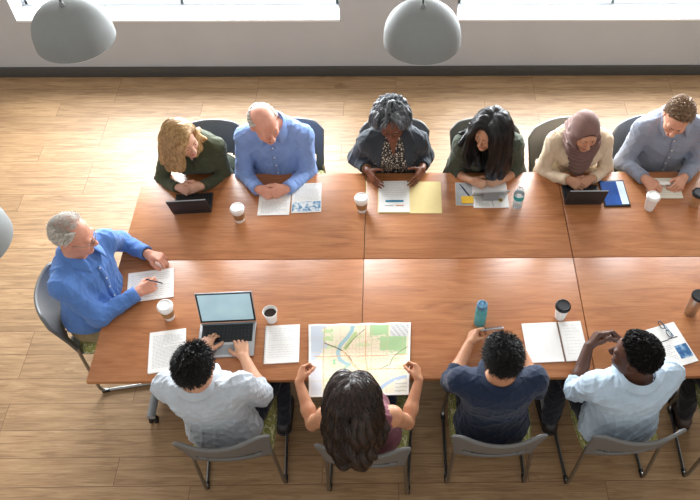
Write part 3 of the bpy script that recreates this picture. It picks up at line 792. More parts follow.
def tubes(paths, r0, r1, sides=5):
    """paths (N,S,3) -> verts, faces of tapering tubes"""
    N, S, _ = paths.shape; T = np.gradient(paths, axis=1); T /= np.linalg.norm(T, axis=2, keepdims=True)+1e-9
    ref = np.where(np.abs(T[..., 2:3]) < .8, np.array([0, 0, 1.]), np.array([0, 1., 0])); A = np.cross(T, ref); A /= np.linalg.norm(A, axis=2, keepdims=True)+1e-9; B = np.cross(T, A)
    prof = np.interp(np.linspace(0, 1, S), [0, .08, .6, 1], [r0*.7, r0, r0*.9, r1])
    ang = np.arange(sides)*2*math.pi/sides
    Vt = paths[:, :, None]+(A[:, :, None]*np.cos(ang)[None, None, :, None]+B[:, :, None]*np.sin(ang)[None, None, :, None])*prof[None, :, None, None]
    base = (np.arange(N)*S*sides)[:, None, None]; i = (np.arange(S-1)*sides)[None, :, None]; k = np.arange(sides)[None, None]; k2 = (k+1) % sides
    F = np.stack(np.broadcast_arrays(base+i+k, base+i+k2, base+i+sides+k2, base+i+sides+k), -1).reshape(-1, 4)
    return Vt.reshape(-1, 3), F

def ik(sh, wr, l1, l2, pole):
    d = wr-sh; D = np.linalg.norm(d); Dm = (l1+l2)*.999
    if D > Dm: s = D/Dm; l1 *= s; l2 *= s
    a = (l1*l1-l2*l2+D*D)/(2*D); hh = math.sqrt(max(0, l1*l1-a*a)); u = d/D; p = pole-sh; p = unit(p-u*(p@u)); return sh+u*a+p*hh

FINGER = [(.031, .043, .025, .020, .0086), (.0105, .047, .028, .021, .0088), (-.0105, .043, .026, .020, .0084), (-.030, .033, .020, .018, .0074)]
POSES = {'flat': ([8, 12, 8], .10, (.75, .55, .25), 10), 'type': ([22, 30, 20], .06, (.75, .6, .35), 15), 'clasp': ([48, 62, 40], .0, (.8, .45, .45), 35), 'grip': ([55, 75, 45], .0, (.75, .25, .65), 30),
         'pen': ([42, 52, 30], .0, (.7, .35, .65), 25), 'open': ([10, 14, 10], .14, (.55, .75, .3), 10), 'curl': ([35, 55, 35], .02, (.75, .45, .45), 25)}
def hand(F, W, d, t, side, pose, s):
    """W wrist, d towards the knuckles, t towards the thumb; side +1 right, -1 left"""
    d = unit(d); t = unit(t-d*(t@d)); n = np.cross(t, d)*side      # the palm faces n
    curls, splay, thd, tb = POSES[pose]; K = []
    for i, (o, l1, l2, l3, r) in enumerate(FINGER):
        kn = W+d*(.086*(1, 1.03, .98, .90)[i])*s+t*o*.93*s-n*.003*s
        F.cone(W+d*.012*s+t*o*.42*s, kn, .0145*s, .0112*s, .012); K.append(kn)
    F.ell(W+d*.05*s+n*.006*s, (.030*s, .042*s, .014*s), .012, np.stack([t, d, n], 1))
    F.ell(W+d*.032*s+t*.022*s+n*.009*s, (.016*s, .032*s, .015*s), .012, np.stack([t, d, n], 1))
    tips = []
    for i, (o, l1, l2, l3, r) in enumerate(FINGER):
        a = 0; p = K[i]; sd = t*splay*(1.1, .35, -.4, -1.1)[i]; rr = r*s; jit = 1+.12*math.sin(i*2.3+W[0]*40)
        for j, l in enumerate((l1, l2, l3)):
            a += R(curls[j])*jit*(1+.05*i); q = p+unit(d*math.cos(a)+n*math.sin(a)+sd*(1 if j < 2 else .6))*l*s
            F.cone(p, q, rr, rr*.91, .0035); p = q; rr *= .91
        tips.append(p)
    p = W+d*.022*s+t*.022*s+n*.006*s; v = unit(d*thd[0]+t*thd[1]+n*thd[2]); rr = .0125*s
    for j, l in enumerate((.045, .032, .026)):
        q = p+v*l*s; F.cone(p, q, rr, rr*.9, .006); p = q; rr *= .88
        v = unit(v*math.cos(R(tb))+unit(d*.75-t*.55+n*.25)*math.sin(R(tb)))
    return tips

PROF_M = [(-.1, .150, .105, 0), (0, .172, .122, 0), (.12, .172, .122, .005), (.30, .158, .110, .012), (.50, .163, .112, .016), (.68, .178, .122, .014), (.80, .182, .118, .006), (.90, .150, .095, -.004), (.97, .085, .070, -.008), (1.05, .058, .058, -.004)]
PROF_W = [(-.1, .155, .105, 0), (0, .178, .120, 0), (.12, .172, .115, .004), (.34, .130, .093, .010), (.50, .138, .098, .014), (.68, .155, .112, .016), (.80, .158, .102, .006), (.90, .128, .084, -.004), (.97, .072, .060, -.008), (1.05, .048, .048, -.004)]

def person(label, pel, face, nb, head, hh, pitch, roll=0, sex='m', scale=1., belly=0., sh_tw=0., wr=None, el=None, hd=None, poses=('clasp', 'clasp'), skinm=None, top=None, trousers=None, shoes=None,
           hair=None, glasses=None, ears=True, feat=None, knees=((.11, .43), (.11, .43)), feet=((.11, .40), (.11, .40)), h=.0038, sleeve=(1., 1.), top_fn=None, protract=.03, cs=1.0, beard=None, brow='#4a3a2c', extra=None, mouth='#a4665a'):
    global CUR
    s = scale; hs = (.96 if sex == 'm' else .92)*s
    root = empty('person', (pel[0], pel[1], 0), 0); tag(root, label, 'person'); O = V(pel[0], pel[1], 0)
    fa = R(face); fwd = V(math.sin(fa), math.cos(fa), 0); rgt = V(math.cos(fa), -math.sin(fa), 0)
    pel = V(pel); nb = V(nb); head = V(head); L = np.linalg.norm(nb-pel); w = (nb-pel)/L
    fs = R(face+sh_tw); r2 = V(math.cos(fs), -math.sin(fs), 0); rt = unit(r2-w*(r2@w)); fw = np.cross(w, rt)
    # head frame
    a, p_ = R(hh), R(pitch); hf = V(math.sin(a)*math.cos(p_), math.cos(a)*math.cos(p_), -math.sin(p_)); hr = V(math.cos(a), -math.sin(a), 0); hu = np.cross(hr, hf)
    c_, s_ = math.cos(R(roll)), math.sin(R(roll)); hr, hu = hr*c_+hu*s_, hu*c_-hr*s_
    B = np.stack([hr, hf, hu], 1); HP = lambda x, y, z: head+B@(V(x, y, z)*hs)
    prof = [(t, rx*s*(1+.35*belly*math.exp(-((t-.3)/.22)**2)), ry*s*(1+.9*belly*math.exp(-((t-.28)/.22)**2)), oy*s+.05*belly*math.exp(-((t-.28)/.22)**2)) for t, rx, ry, oy in (PROF_M if sex == 'm' else PROF_W)]
    sw = (.182 if sex == 'm' else .158)*s
    sh = {k: pel+w*L*.835+rt*k*sw+fw*protract for k in (1, -1)}
    l1, l2 = (.268*s, .236*s) if sex == 'm' else (.252*s, .222*s)
    EL = {}; WR = {1: V(wr[0]), -1: V(wr[1])}
    for j, k in enumerate((1, -1)):
        po = V(el[j])-V(0, 0, .14); EL[k] = ik(sh[k], WR[k], l1, l2, po)
    ar = (1. if sex == 'm' else .86)*s
    HIP = {k: pel+rgt*k*.088*s-V(0, 0, .005) for k in (1, -1)}
    KN = {k: V(pel[0], pel[1], .535)+rgt*k*knees[j][0]+fwd*knees[j][1] for j, k in enumerate((1, -1))}
    AN = {k: V(pel[0], pel[1], .095)+rgt*k*feet[j][0]+fwd*feet[j][1] for j, k in enumerate((1, -1))}
    pts = np.array([pel, nb, head+hu*.16, head, sh[1], sh[-1]]+list(EL.values())+[WR[k]+unit(V(hd[j][0]))*.2 for j, k in enumerate((1, -1))]+list(WR.values())+list(KN.values())+[q+fwd*.2-V(0, 0, .1) for q in AN.values()])
    lo, hi = pts.min(0)-.17, pts.max(0)+.17; lo[2] = -.01; hi[2] = head[2]+.19*s
    # ---------------- body
    F = Field(lo, hi, h)
    F.torso(pel, w, rt, fw, L, prof, -.004)
    if sex == 'w':
        for k in (1, -1): F.ell(pel+w*L*.66+rt*k*.068*s+fw*(.098*s), (.062*s, .055*s, .060*s), .03, np.stack([rt, fw, w], 1))
    for k in (1, -1):
        F.cone(pel+w*L*.93+rt*k*.07*s-fw*.012, sh[k], .046*ar, .052*ar, .05); F.cone(sh[k], EL[k], .051*ar, .039*ar, .03)
        mid = EL[k]*.68+WR[k]*.32; F.cone(EL[k], mid, .039*ar, .0405*ar, .02); F.cone(mid, WR[k], .0405*ar, .0265*ar, .02)
        F.cone(HIP[k], KN[k], .085*s, .058*s, .04); F.cone(KN[k], AN[k], .056*s, .036*s, .02); F.cone(AN[k], AN[k]+fwd*.14-V(0, 0, .06), .036, .028, .02)
    tips = {}
    for j, k in enumerate((1, -1)): tips[k] = hand(F, WR[k], V(hd[j][0]), V(hd[j][1]), k, poses[j], (.98 if sex == 'm' else .88)*s)
    nr = (.056 if sex == 'm' else .045)*s
    F.cone(nb-w*.05+fw*.004, HP(0, -.022, -.05), nr*1.12, nr*.98, .03)
    # head
    E = lambda c, r, k=.01, op='add', BB=B: F.ell(HP(*c), np.array(r)*hs, k, BB, op)
    jw = (.050, .054, .046) if sex == 'm' else (.044, .050, .042)
    E((0, -.014, .036), (.077, .097, .089), .03); E((0, .026, -.026), (.061, .066, .082), .03); E((0, .034, -.074), jw, .025); E((0, .076, -.100), (.022, .018, .018), .022)
    for k in (1, -1): E((k*.040, .062, -.030), (.024, .024, .026), .02); E((k*.030, .098, .000), (.017, .014, .0115), .012, 'sub')
    F.cone(HP(-.040, .078, .021), HP(.040, .078, .021), .013*hs, .013*hs, .014)
    F.cone(HP(0, .090, .006), HP(0, .112, -.034), .0075*hs, .0125*hs, .010)
    for k in (1, -1): E((k*.011, .103, -.038), (.0085, .010, .008), .006)
    F.cone(HP(-.019, .0905, -.0625), HP(.019, .0905, -.0625), .0068*hs, .0068*hs, .006); F.cone(HP(-.016, .090, -.0735), HP(.016, .090, -.0735), .0076*hs, .0076*hs, .006)
    E((0, .103, -.068), (.024, .008, .0016), .003, 'sub')
    if ears:
        for k in (1, -1): E((k*.079, -.012, -.004), (.010, .022, .034), .008); E((k*.088, -.006, -.002), (.006, .011, .019), .004, 'sub')
    for k in (1, -1): E((k*.030, .0815, .0065), (.0155, .0125, .0085), .003)     # upper lids
    Vb, Qb = F.mesh()
    loc = (Vb-head)@B/hs; fc = loc[Qb].mean(1)
    lip = (np.abs(fc[:, 0]) < .023-.25*np.abs(fc[:, 2]+.068)) & (fc[:, 1] > .086) & (np.abs(fc[:, 2]+.068) < .0125)
    me = np_mesh('body', Vb-O, Qb, lip.astype(int)); body = link('body', me, [skinm, M.setdefault('lip'+mouth, plain('lips', mouth, .4, .4, var=.05))], root)
    # eyes, brows
    eyew = M.setdefault('eyew', plain('eye_white', '#e6e0da', .25, .5, var=.02)); eyed = M.setdefault('eyed', plain('dark_iris', '#2b1d14', .2, .5, var=.1))
    for k in (1, -1):
        c = HP(k*.030, .0800, .0005)-O; m = MB()
        bmesh.ops.create_uvsphere(m.bm, u_segments=16, v_segments=10, radius=.0122*hs, matrix=Matrix.Translation(c))
        eo = m.build('eye', eyew, root); m = MB(); bmesh.ops.create_uvsphere(m.bm, u_segments=14, v_segments=8, radius=.0062*hs, matrix=Matrix.Translation(HP(k*.030, .0875, -.0015)-O)); m.build('iris', eyed, eo)
        br = [HP(k*x, y, z)-O for x, y, z in ((.012, .0915, .0165), (.024, .0915, .0215), (.036, .0865, .0225), (.049, .076, .0165))]
        MB().tube(br, [.0028*hs, .0042*hs, .0038*hs, .0016*hs], 6, flat=.8).build('eyebrow', M.setdefault('brow'+brow, hairmat('eyebrow_hair', brow, brow)), root)
    ctx = dict(root=root, O=O, pel=pel, nb=nb, L=L, w=w, rt=rt, fw=fw, fwd=fwd, rgt=rgt, sh=sh, EL=EL, WR=WR, HIP=HIP, KN=KN, AN=AN, prof=prof, s=s, hs=hs, ar=ar, HP=HP, B=B, head=head, lo=lo, hi=hi, h=h, sex=sex, F=F, fields=[F], tips=tips, hd=hd, sleeve=sleeve, cs=cs)
    if trousers is not None:
        G = Field((lo[0], lo[1], 0), (hi[0], hi[1], .80), .006)
        G.torso(pel, w, rt, fw, L, prof, .006, t0=-.06, t1=.16)
        for k in (1, -1):
            G.cone(HIP[k], KN[k], .096*s, .070*s, .05); G.cone(KN[k], AN[k]+V(0, 0, .0), .068*s, .052*s, .03)
        G.folds(.008, int(abs(pel[0])*1000)+5, 24); G.plane_cut(V(0, 0, .065), V(0, 0, -1))
        v, q = G.mesh(); link('trousers', np_mesh('trousers', v-O, q), trousers, root)
    if shoes is not None:
        for k in (1, -1):
            f = AN[k]; G = Field(np.minimum(f-.11, f+fwd*.21-.09), np.maximum(f+.11, f+fwd*.21+.09), .005)
            g0 = V(f[0], f[1], 0); G.cone(g0-fwd*.035+V(0, 0, .045), g0+fwd*.15+V(0, 0, .038), .042, .038, .02); G.cone(g0-fwd*.02+V(0, 0, .05), g0+V(0, 0, .105), .043, .040, .02); G.cone(g0+fwd*.05+V(0, 0, .065), g0+fwd*.14+V(0, 0, .045), .036, .036, .02)
            G.plane_cut(V(0, 0, .018), V(0, 0, -1)); v, q = G.mesh(); so = link('shoe', np_mesh('shoe', v-O, q), shoes, root)
            G2 = G.like(); G2.cone(g0-fwd*.035+V(0, 0, .01), g0+fwd*.15+V(0, 0, .01), .046, .042, .01); G2.plane_cut(V(0, 0, .002), V(0, 0, -1)); G2.plane_cut(V(0, 0, .02), V(0, 0, 1))
            v, q = G2.mesh(); link('sole', np_mesh('sole', v-O, q), M['black'], so)
    if top_fn: top_fn(ctx, top)
    if hair: hair(ctx)
    if beard: beard(ctx)
    if glasses:
        gm = M.setdefault('gl'+glasses, plain('glasses_frame', glasses, .3, .5, .3)); m = MB()
        for k in (1, -1):
            m.tube([HP(k*.031+.0215*math.cos(a), .1055-(.010*max(0, math.cos(a)*1.0)), -.004+.0165*math.sin(a))-O for a in (np.linspace(0, 2*math.pi, 21)[:-1]*k)] if k == 1 else
                   [HP(-.031-.0215*math.cos(a), .1055-(.010*max(0, math.cos(a))), -.004+.0165*math.sin(a))-O for a in np.linspace(0, 2*math.pi, 21)[:-1]], .0017*hs, 6, closed=True)
            m.tube([HP(k*.0525, .096, .002)-O, HP(k*.072, .070, .004)-O, HP(k*.082, .0, .008)-O, HP(k*.080, -.022, -.004)-O], .0015*hs, 6)
        m.tube([HP(-.010, .108, .001)-O, HP(0, .1115, .004)-O, HP(.010, .108, .001)-O], .0016*hs, 6)
        m.build('glasses', gm, root)
    if extra: extra(ctx)
    return ctx

# ------------------------------------------------------------------ clothing
def garment(ctx, name, mat, inf=.012, t0=-.10, hem=0, t1=.985, neck=None, sleeves=True, fold=.006, res=None, open_front=None, sl=None, parent=None, seed=0, bust=True, infl_arm=None, cutters=()):
    c = ctx; s, ar = c['s'], c['ar']; pel, w, rt, fw, L, nb = (c[k] for k in ('pel', 'w', 'rt', 'fw', 'L', 'nb'))
    lo, hi = c['lo'].copy(), c['hi'].copy(); lo[2] = .40; hi[2] = nb[2]+.12
    if not sleeves and sl is None:
        q = np.array([pel, nb, c['sh'][1], c['sh'][-1]]); lo[:2] = q.min(0)[:2]-.2; hi[:2] = q.max(0)[:2]+.2
    G = Field(lo, hi, res or max(.0045, c['h'])); sl = sl or c['sleeve']
    loose = [(t, rx+.022*s*max(0, 1-max(t, 0)/.45), ry+.014*s*max(0, 1-max(t, 0)/.5)+.012*s*(hem if t > .2 and t < .8 else 0), oy) for t, rx, ry, oy in c['prof']]
    G.torso(pel, w, rt, fw, L, loose, inf, t0=t0, t1=t1)
    if c['sex'] == 'w' and bust: 
        for k in (1, -1): G.ell(pel+w*L*.66+rt*k*.066*s+fw*.098*s, (.062*s+inf, .055*s+inf*.8, .062*s+inf), .05, np.stack([rt, fw, w], 1))
    ia = inf if infl_arm is None else infl_arm; sl_any = False
    for j, k in enumerate((1, -1)):
        s_end = c['sh'][k] if (sleeves or sl_any) else c['sh'][k]*.62+(pel+w*L*.925+rt*k*.07*s)*.38
        G.cone(pel+w*L*.925+rt*k*.07*s-fw*.012, s_end, .046*ar+inf*.8, .053*ar+ia if sleeves else .047*ar+ia, .05)
        if sleeves:
            f = sl[j]; E, W = c['EL'][k], c['WR'][k]
            if f <= 0:
                e = c['sh'][k]+(E-c['sh'][k])*(1+f); G.cone(c['sh'][k], e, .052*ar+ia, .045*ar+ia, .03)
            else:
                G.cone(c['sh'][k], E, .052*ar+ia, .043*ar+ia, .03)
                e = E+(W-E)*f; re = (.041+(.030-.041)*f)*ar+ia*.75
                G.cone(E, e, .043*ar+ia, re, .03)
    G.folds(fold, seed+int(abs(pel[0])*777), 25*c['cs'])
    # cuffs are cut square
    for j, k in enumerate((1, -1)):
        if sleeves:
            f = sl[j]; E, W = c['EL'][k], c['WR'][k]
            A, Bp = (c['sh'][k], E) if f <= 0 else (E, W); e = A+(Bp-A)*((1+f) if f <= 0 else f); d = unit(Bp-A)
            G.ell(e+d*.052, (.06*ar+ia+.01, .06*ar+ia+.01, .052), .0, np.stack(frame(d, V(.1, .2, 1))[::2]+(d,), 1), 'sub')
    if neck: neck(G, c)
    for cf in cutters: cf(G, c)
    v, q = G.mesh(); o = link(name, np_mesh(name, v-c['O'], q), mat, parent or c['root']); c['fields'].append(G); c['last'] = G
    return o
def crew_neck(depth=.0):
    def f(G, c):
        G.ell(c['nb']+c['w']*.030+c['fw']*.022, (.062*c['s'], .070*c['s'], .040+depth), .006, np.stack([c['rt'], c['fw'], c['w']], 1), 'sub')
    return f
def v_neck(depth, width=.05):
    def f(G, c):
        crew_neck()(G, c); s = c['s']; a = c['nb']+c['fw']*.085*s+c['w']*.0
        b = c['nb']-c['w']*depth+c['fw']*.175*s
        for i in range(9):
            t = i/8; p = a*(1-t)+b*t; G.ell(p, (max(.006, width*(1-t)*s), .055*s, .022), .004, np.stack([c['rt'], c['fw'], c['w']], 1), 'sub')
    return f
def collar(ctx, shirt, mat, open_=.55, hgt=.040, r=1.0, drop=1.0):
    """a folded shirt collar: stand and fall around the neck, open at the front"""
    c = ctx; s = c['s']; nr = (.073 if c['sex'] == 'm' else .062)*s*r; base = c['nb']+c['w']*.012*s+c['fw']*.006
    rt, fw, w = c['rt'], c['fw'], c['w']
    def P(u, v):
        th = (u*2-1)*(math.pi-open_); fr = abs(u*2-1)                      # 0 at the nape
        d = -fw*math.cos(th)+rt*math.sin(th)
        lo_ = -.035*(fr**2)*s-.008                                          # the collar dips to the front
        if v < .5: k = v/.5; rr = nr*(1.10-.06*k); z = lo_+hgt*k
        else:
            k = (v-.5)/.5; rr = nr*(1.04+.40*k*(1+.4*fr**3)); z = lo_+hgt*(1-1.0*k*drop)-.030*k*fr**6
        e = base+d*rr+w*z+fw*.028*s*fr**2*(.4+.6*(v > .5))
        return Vector(e-c['O'])
    m = MB().grid(P, 40, 8); return m.build('collar', mat, shirt, solid=.003)
def surf_point(ctx, x, t, G=None):
    """front surface of the last garment at lateral x and spine height t"""
    c = ctx; G = G or c['last']; p0 = c['pel']+c['w']*c['L']*t+c['rt']*x
    y = np.linspace(.03, .32, 120); P = p0[None]+c['fw'][None]*y[:, None]; f = G.sample(P); i = np.argmax(f > 0) if (f > 0).any() else 60
    return P[i]
def placket(ctx, shirt, mat, n=6, t0=.12, t1=.86, button='#e8e6df'):
    c = ctx; O = c['O']; pts = [surf_point(c, .0, t)+c['fw']*.0015 for t in np.linspace(t0, t1, 14)]
    m = MB(); A = [Vector(p+c['rt']*.015-O) for p in pts]; Bq = [Vector(p-c['rt']*.015-O) for p in pts]
    for a0, b0, a1, b1 in zip(A, Bq, A[1:], Bq[1:]): m.quad([a0, a1, b1, b0])
    bmesh.ops.remove_doubles(m.bm, verts=m.bm.verts, dist=.0005)
    m.build('placket', mat, shirt, solid=.0025)
    bm_ = M.setdefault('btn'+button, plain('button', button, .35, .5, var=.03))
    for t in np.linspace(t0+.06, t1-.02, n):
        p = surf_point(c, 0, t)+c['fw']*.004-O; q = MB(); z = Vector(c['fw']); rotq = z.to_track_quat('Z', 'Y').to_matrix().to_4x4()
        q.lathe([(0, -.001), (.0058, -.001), (.0058, .001), (0, .0013)], n=12, M=Matrix.Translation(p) @ rotq); q.build('button', bm_, shirt)
def cuffs(ctx, shirt, mat, sl, extra=.004, width=.045):
    c = ctx
    for j, k in enumerate((1, -1)):
        E, W = c['EL'][k], c['WR'][k]; d = unit(W-E); e = E+(W-E)*sl[j]; ra = ((.041+(.030-.041)*sl[j])*c['ar']+.011*.8+extra)
        Mx = Matrix.Translation(e-c['O']) @ Vector(d).to_track_quat('Z', 'Y').to_matrix().to_4x4()
        MB().lathe([(ra-.006, .003), (ra-.001, .004), (ra+.001, .001), (ra+.002, -width+.004), (ra, -width), (ra-.006, -width)], n=28, M=Mx).build('cuff', mat, shirt)
def button_shirt(collar_open=.5, roll=False, fold=.007, inf=.013, pl=True, tuck=False):
    def f(ctx, mat):
        o = garment(ctx, 'shirt', mat, inf=inf, neck=crew_neck(.004), fold=fold, t0=.10 if tuck else -.10)
        collar(ctx, o, mat, collar_open)
        if pl: placket(ctx, o, mat)
        cuffs(ctx, o, mat, ctx['sleeve'], extra=.006 if roll else .003, width=.06 if roll else .05)
    return f

# ------------------------------------------------------------------ hair
def grow(ctx, roots, dirs, length, ds=.010, grav=.15, clear=(.004, .012), noise=.05, fields=None, seed=1, wind=(0, 0, 0)):
    g = np.random.default_rng(seed); P = roots.copy(); D = dirs.copy(); N = len(P); n = max(3, int(length/ds)); out = [P.copy()]
    cl = g.uniform(clear[0], clear[1], N); fl = fields or ctx['fields']
    def dist(p): return np.min([f.sample(p) for f in fl], 0)
    for i in range(n):
        D = D+np.array([wind[0], wind[1], wind[2]-grav])+g.normal(size=(N, 3))*noise; D /= np.linalg.norm(D, axis=1, keepdims=True)
        Q = P+D*ds
        for _ in range(2):
            d = dist(Q); need = d < cl
            if need.any():
                q = Q[need]; e = .004; gr = np.stack([dist(q+v)-dist(q-v) for v in np.eye(3)*e], 1); gr /= np.linalg.norm(gr, axis=1, keepdims=True)+1e-9
                Q[need] = q+gr*np.clip(cl[need]-d[need], 0, .02)[:, None]
        D = Q-P; D /= np.linalg.norm(D, axis=1, keepdims=True)+1e-9; P = Q; out.append(P.copy())
    return np.stack(out, 1)
HL_AZ = np.array([0, 30, 60, 80, 100, 120, 150, 180.]); 
def scalp(ctx, n, hl, seed=1, zmax=1.1):
    """random roots on the scalp above a hairline given as elevation (sin) over azimuth from the face"""
    g = np.random.default_rng(seed); d = g.normal(size=(n*6, 3)); d /= np.linalg.norm(d, axis=1, keepdims=True)
    az = np.degrees(np.abs(np.arctan2(d[:, 0], d[:, 1]))); ok = (d[:, 2] > np.interp(az, HL_AZ, hl)) & (d[:, 2] < zmax); d = d[ok][:n]
    loc = d*np.array([.077, .097, .089])+np.array([0, -.014, .036]); return d, ctx['head']+(loc*ctx['hs'])@ctx['B'].T
HL_FULL = np.array([.60, .56, .42, .10, -.05, -.35, -.55, -.6])
def surface(paths, G, clear=.0009):
    """strands that run inside the mass of hair come up to its surface"""
    p = paths.reshape(-1, 3).copy(); e = .003
    for _ in range(3):
        d = G.sample(p); m = d < clear
        if not m.any(): break
        q = p[m]; gr = np.stack([G.sample(q+v)-G.sample(q-v) for v in np.eye(3)*e], 1); gr /= np.linalg.norm(gr, axis=1, keepdims=True)+1e-9
        p[m] = q+gr*np.minimum(clear-d[m], .012)[:, None]
    return p.reshape(paths.shape)
def hair_object(ctx, paths, mat, ball=.006, tube=.0022, tip=.0008, ballstep=2, h=.0045, nb=None, fill=True, cap=None, name='hair', sides=5, fk=.004):
    O = ctx['O']; vs, fs, off = [], [], 0
    if fill:
        sub = paths[:nb] if nb else paths; pts = sub[:, ::ballstep].reshape(-1, 3)
        G = Field(pts.min(0)-.03, pts.max(0)+.03, h)
        if cap is not None: cap(G)
        for p in pts: G.ell(p, (ball, ball, ball), fk)
        v, q = G.mesh(); vs.append(v); fs.append(q); off = len(v); paths = surface(paths, G)
    v, q = tubes(paths, tube, tip, sides); vs.append(v); fs.append(q+off)
    return link(name, np_mesh(name, np.concatenate(vs)-O, np.concatenate(fs)), mat, ctx['root'])
def cap_fn(ctx, inf, hl, hmm=.0045):
    """a closed cap of hair over the scalp"""
    def f(G):
        c = ctx; H = G.like(); H.ell(c['HP'](0, -.014, .036), (np.array([.077, .097, .089])*c['hs']+inf), 0, c['B'])
        q = np.stack(np.meshgrid(*H.ax, indexing='ij'), -1)-c['head']; loc = (q@c['B']/c['hs']-np.array([0, -.014, .036]))/np.array([.077, .097, .089])
        n = np.linalg.norm(loc, axis=-1)+1e-9; az = np.degrees(np.abs(np.arctan2(loc[..., 0], loc[..., 1]))); lim = np.interp(az, HL_AZ, hl)
        H.F = np.maximum(H.F, ((lim-loc[..., 2]/n)*.085).astype(np.float32)); G.F = np.minimum(G.F, H.F)
    return f
def short_hair(mat, length=.03, hl=HL_FULL, lift=.18, n=2600, tube=.0012, inf=.007, sweep=(0, .6, .2), grav=.05, noise=.07, clear=(.005, .012), seed=1, zmax=1.1):
    def f(ctx):
        d, r = scalp(ctx, n, hl, seed, zmax); B = ctx['B']
        nrm = d; sw = np.array(sweep)[None]+np.stack([np.sign(d[:, 0])*.25*(np.abs(d[:, 0]) > .3), 0*d[:, 0], -np.clip(np.abs(d[:, 0])+np.clip(-d[:, 1], 0, 1), 0, 1)*.9], 1)
        tg = sw-nrm*(sw*nrm).sum(1, keepdims=True); tg /= np.linalg.norm(tg, axis=1, keepdims=True)+1e-9; D = (tg+nrm*lift)@B.T; D /= np.linalg.norm(D, axis=1, keepdims=True)
        p = grow(ctx, r+nrm@B.T*.003, D, length, .006, grav, clear, noise, [ctx['F']], seed)
        hair_object(ctx, p, mat, tube=tube, tip=.0004, ball=.004, ballstep=2, cap=cap_fn(ctx, inf, hl), h=.0045, nb=n//8, sides=3)
    return f
def curl_hair(mat, rad=.010, n=1300, length=.05, hl=HL_FULL, clear=(.012, .035), tube=.0016, seed=2, inf=.012, turns=3.2, grav=.10, fieldset=None, ball=.008):
    def f(ctx):
        d, r = scalp(ctx, n, hl, seed); B = ctx['B']; g = np.random.default_rng(seed)
        D = (d+g.normal(size=d.shape)*.35)@B.T; D /= np.linalg.norm(D, axis=1, keepdims=True)
        Gd = Field(ctx['head']-.22, ctx['head']+.22, .008); Gd.ell(ctx['HP'](0, .090, -.020), np.array([.062, .08, .125])*ctx['hs'], 0, B)
        p = grow(ctx, r+d@B.T*.004, D, length, .004, grav, clear, .10, (fieldset or ctx['fields'])+[Gd], seed)
        S = p.shape[1]; T = np.gradient(p, axis=1); T /= np.linalg.norm(T, axis=2, keepdims=True)+1e-9; A = np.cross(T, np.array([.3, .2, .93])); A /= np.linalg.norm(A, axis=2, keepdims=True)+1e-9; Bn = np.cross(T, A)
        ph = np.linspace(0, turns*2*math.pi, S)[None, :, None]+g.uniform(0, 6.28, (len(p), 1, 1)); am = rad*np.linspace(.3, 1, S)[None, :, None]
        coil = p+(A*np.cos(ph)+Bn*np.sin(ph))*am
        sub = p[::5, ::3]
        G_pts = sub.reshape(-1, 3); G = Field(G_pts.min(0)-.05, G_pts.max(0)+.05, .005); cap_fn(ctx, inf, hl)(G)
        for q in G_pts: G.ell(q, (ball,)*3, .006)
        v, q = G.mesh(); tv, tq = tubes(coil, tube, tube*.5, 4)
        link('hair', np_mesh('hair', np.concatenate([v, tv])-ctx['O'], np.concatenate([q, tq+len(v)])), mat, ctx['root'])
    return f
def long_hair(mat, length=.36, part=.0, wave=.004, n=2200, clear=(.005, .018), grav=.42, hl=None, seed=4, tube=.0013, back=-.35, ball=.008, fwdbias=0., inf=.011, freq=3.0, noise=.02, sideband=1., guard=(.060, .085, .110), wind=(0, 0, 0)):
    hl = HL_FULL if hl is None else hl
    def f(ctx):
        d, r = scalp(ctx, n, hl, seed); B = ctx['B']; g = np.random.default_rng(seed)
        sx = np.sign(d[:, 0]-part); sx[sx == 0] = 1
        sw = np.stack([sx*1.0*sideband, np.full(len(d), back)+fwdbias*(d[:, 1] > .2), np.full(len(d), .05)], 1)
        bk = d[:, 1] < -.3; sw[bk] = np.stack([sx*.35, np.full(len(d), -1.), np.full(len(d), -.1)], 1)[bk]
        tg = sw-d*(sw*d).sum(1, keepdims=True); tg /= np.linalg.norm(tg, axis=1, keepdims=True)+1e-9
        D = (tg+d*.05)@B.T; D /= np.linalg.norm(D, axis=1, keepdims=True)
        Gd = Field(ctx['head']-.22, ctx['head']+.22, .008); Gd.ell(ctx['HP'](0, .085, -.055), np.array(guard)*ctx['hs'], 0, B)
        p = grow(ctx, r+d@B.T*.004, D, length, .012, grav, clear, noise, ctx['fields']+[Gd], seed, wind)
        S = p.shape[1]; ph = g.uniform(0, .7, (len(p), 1, 1))+np.arctan2(d[:, 0], d[:, 1])[:, None, None]*4; t = np.linspace(0, 1, S)[None, :, None]
        if wave: p = p+np.stack([np.sin(ph+t*freq*6.28), np.cos(ph*1.3+t*freq*6.28), 0*t+0*ph], -1)[:, :, 0]*wave*t
        hair_object(ctx, p, mat, ball=ball, tube=tube, tip=.0005, ballstep=1, cap=cap_fn(ctx, inf, hl), nb=n//6, sides=3, fk=.018)
    return f
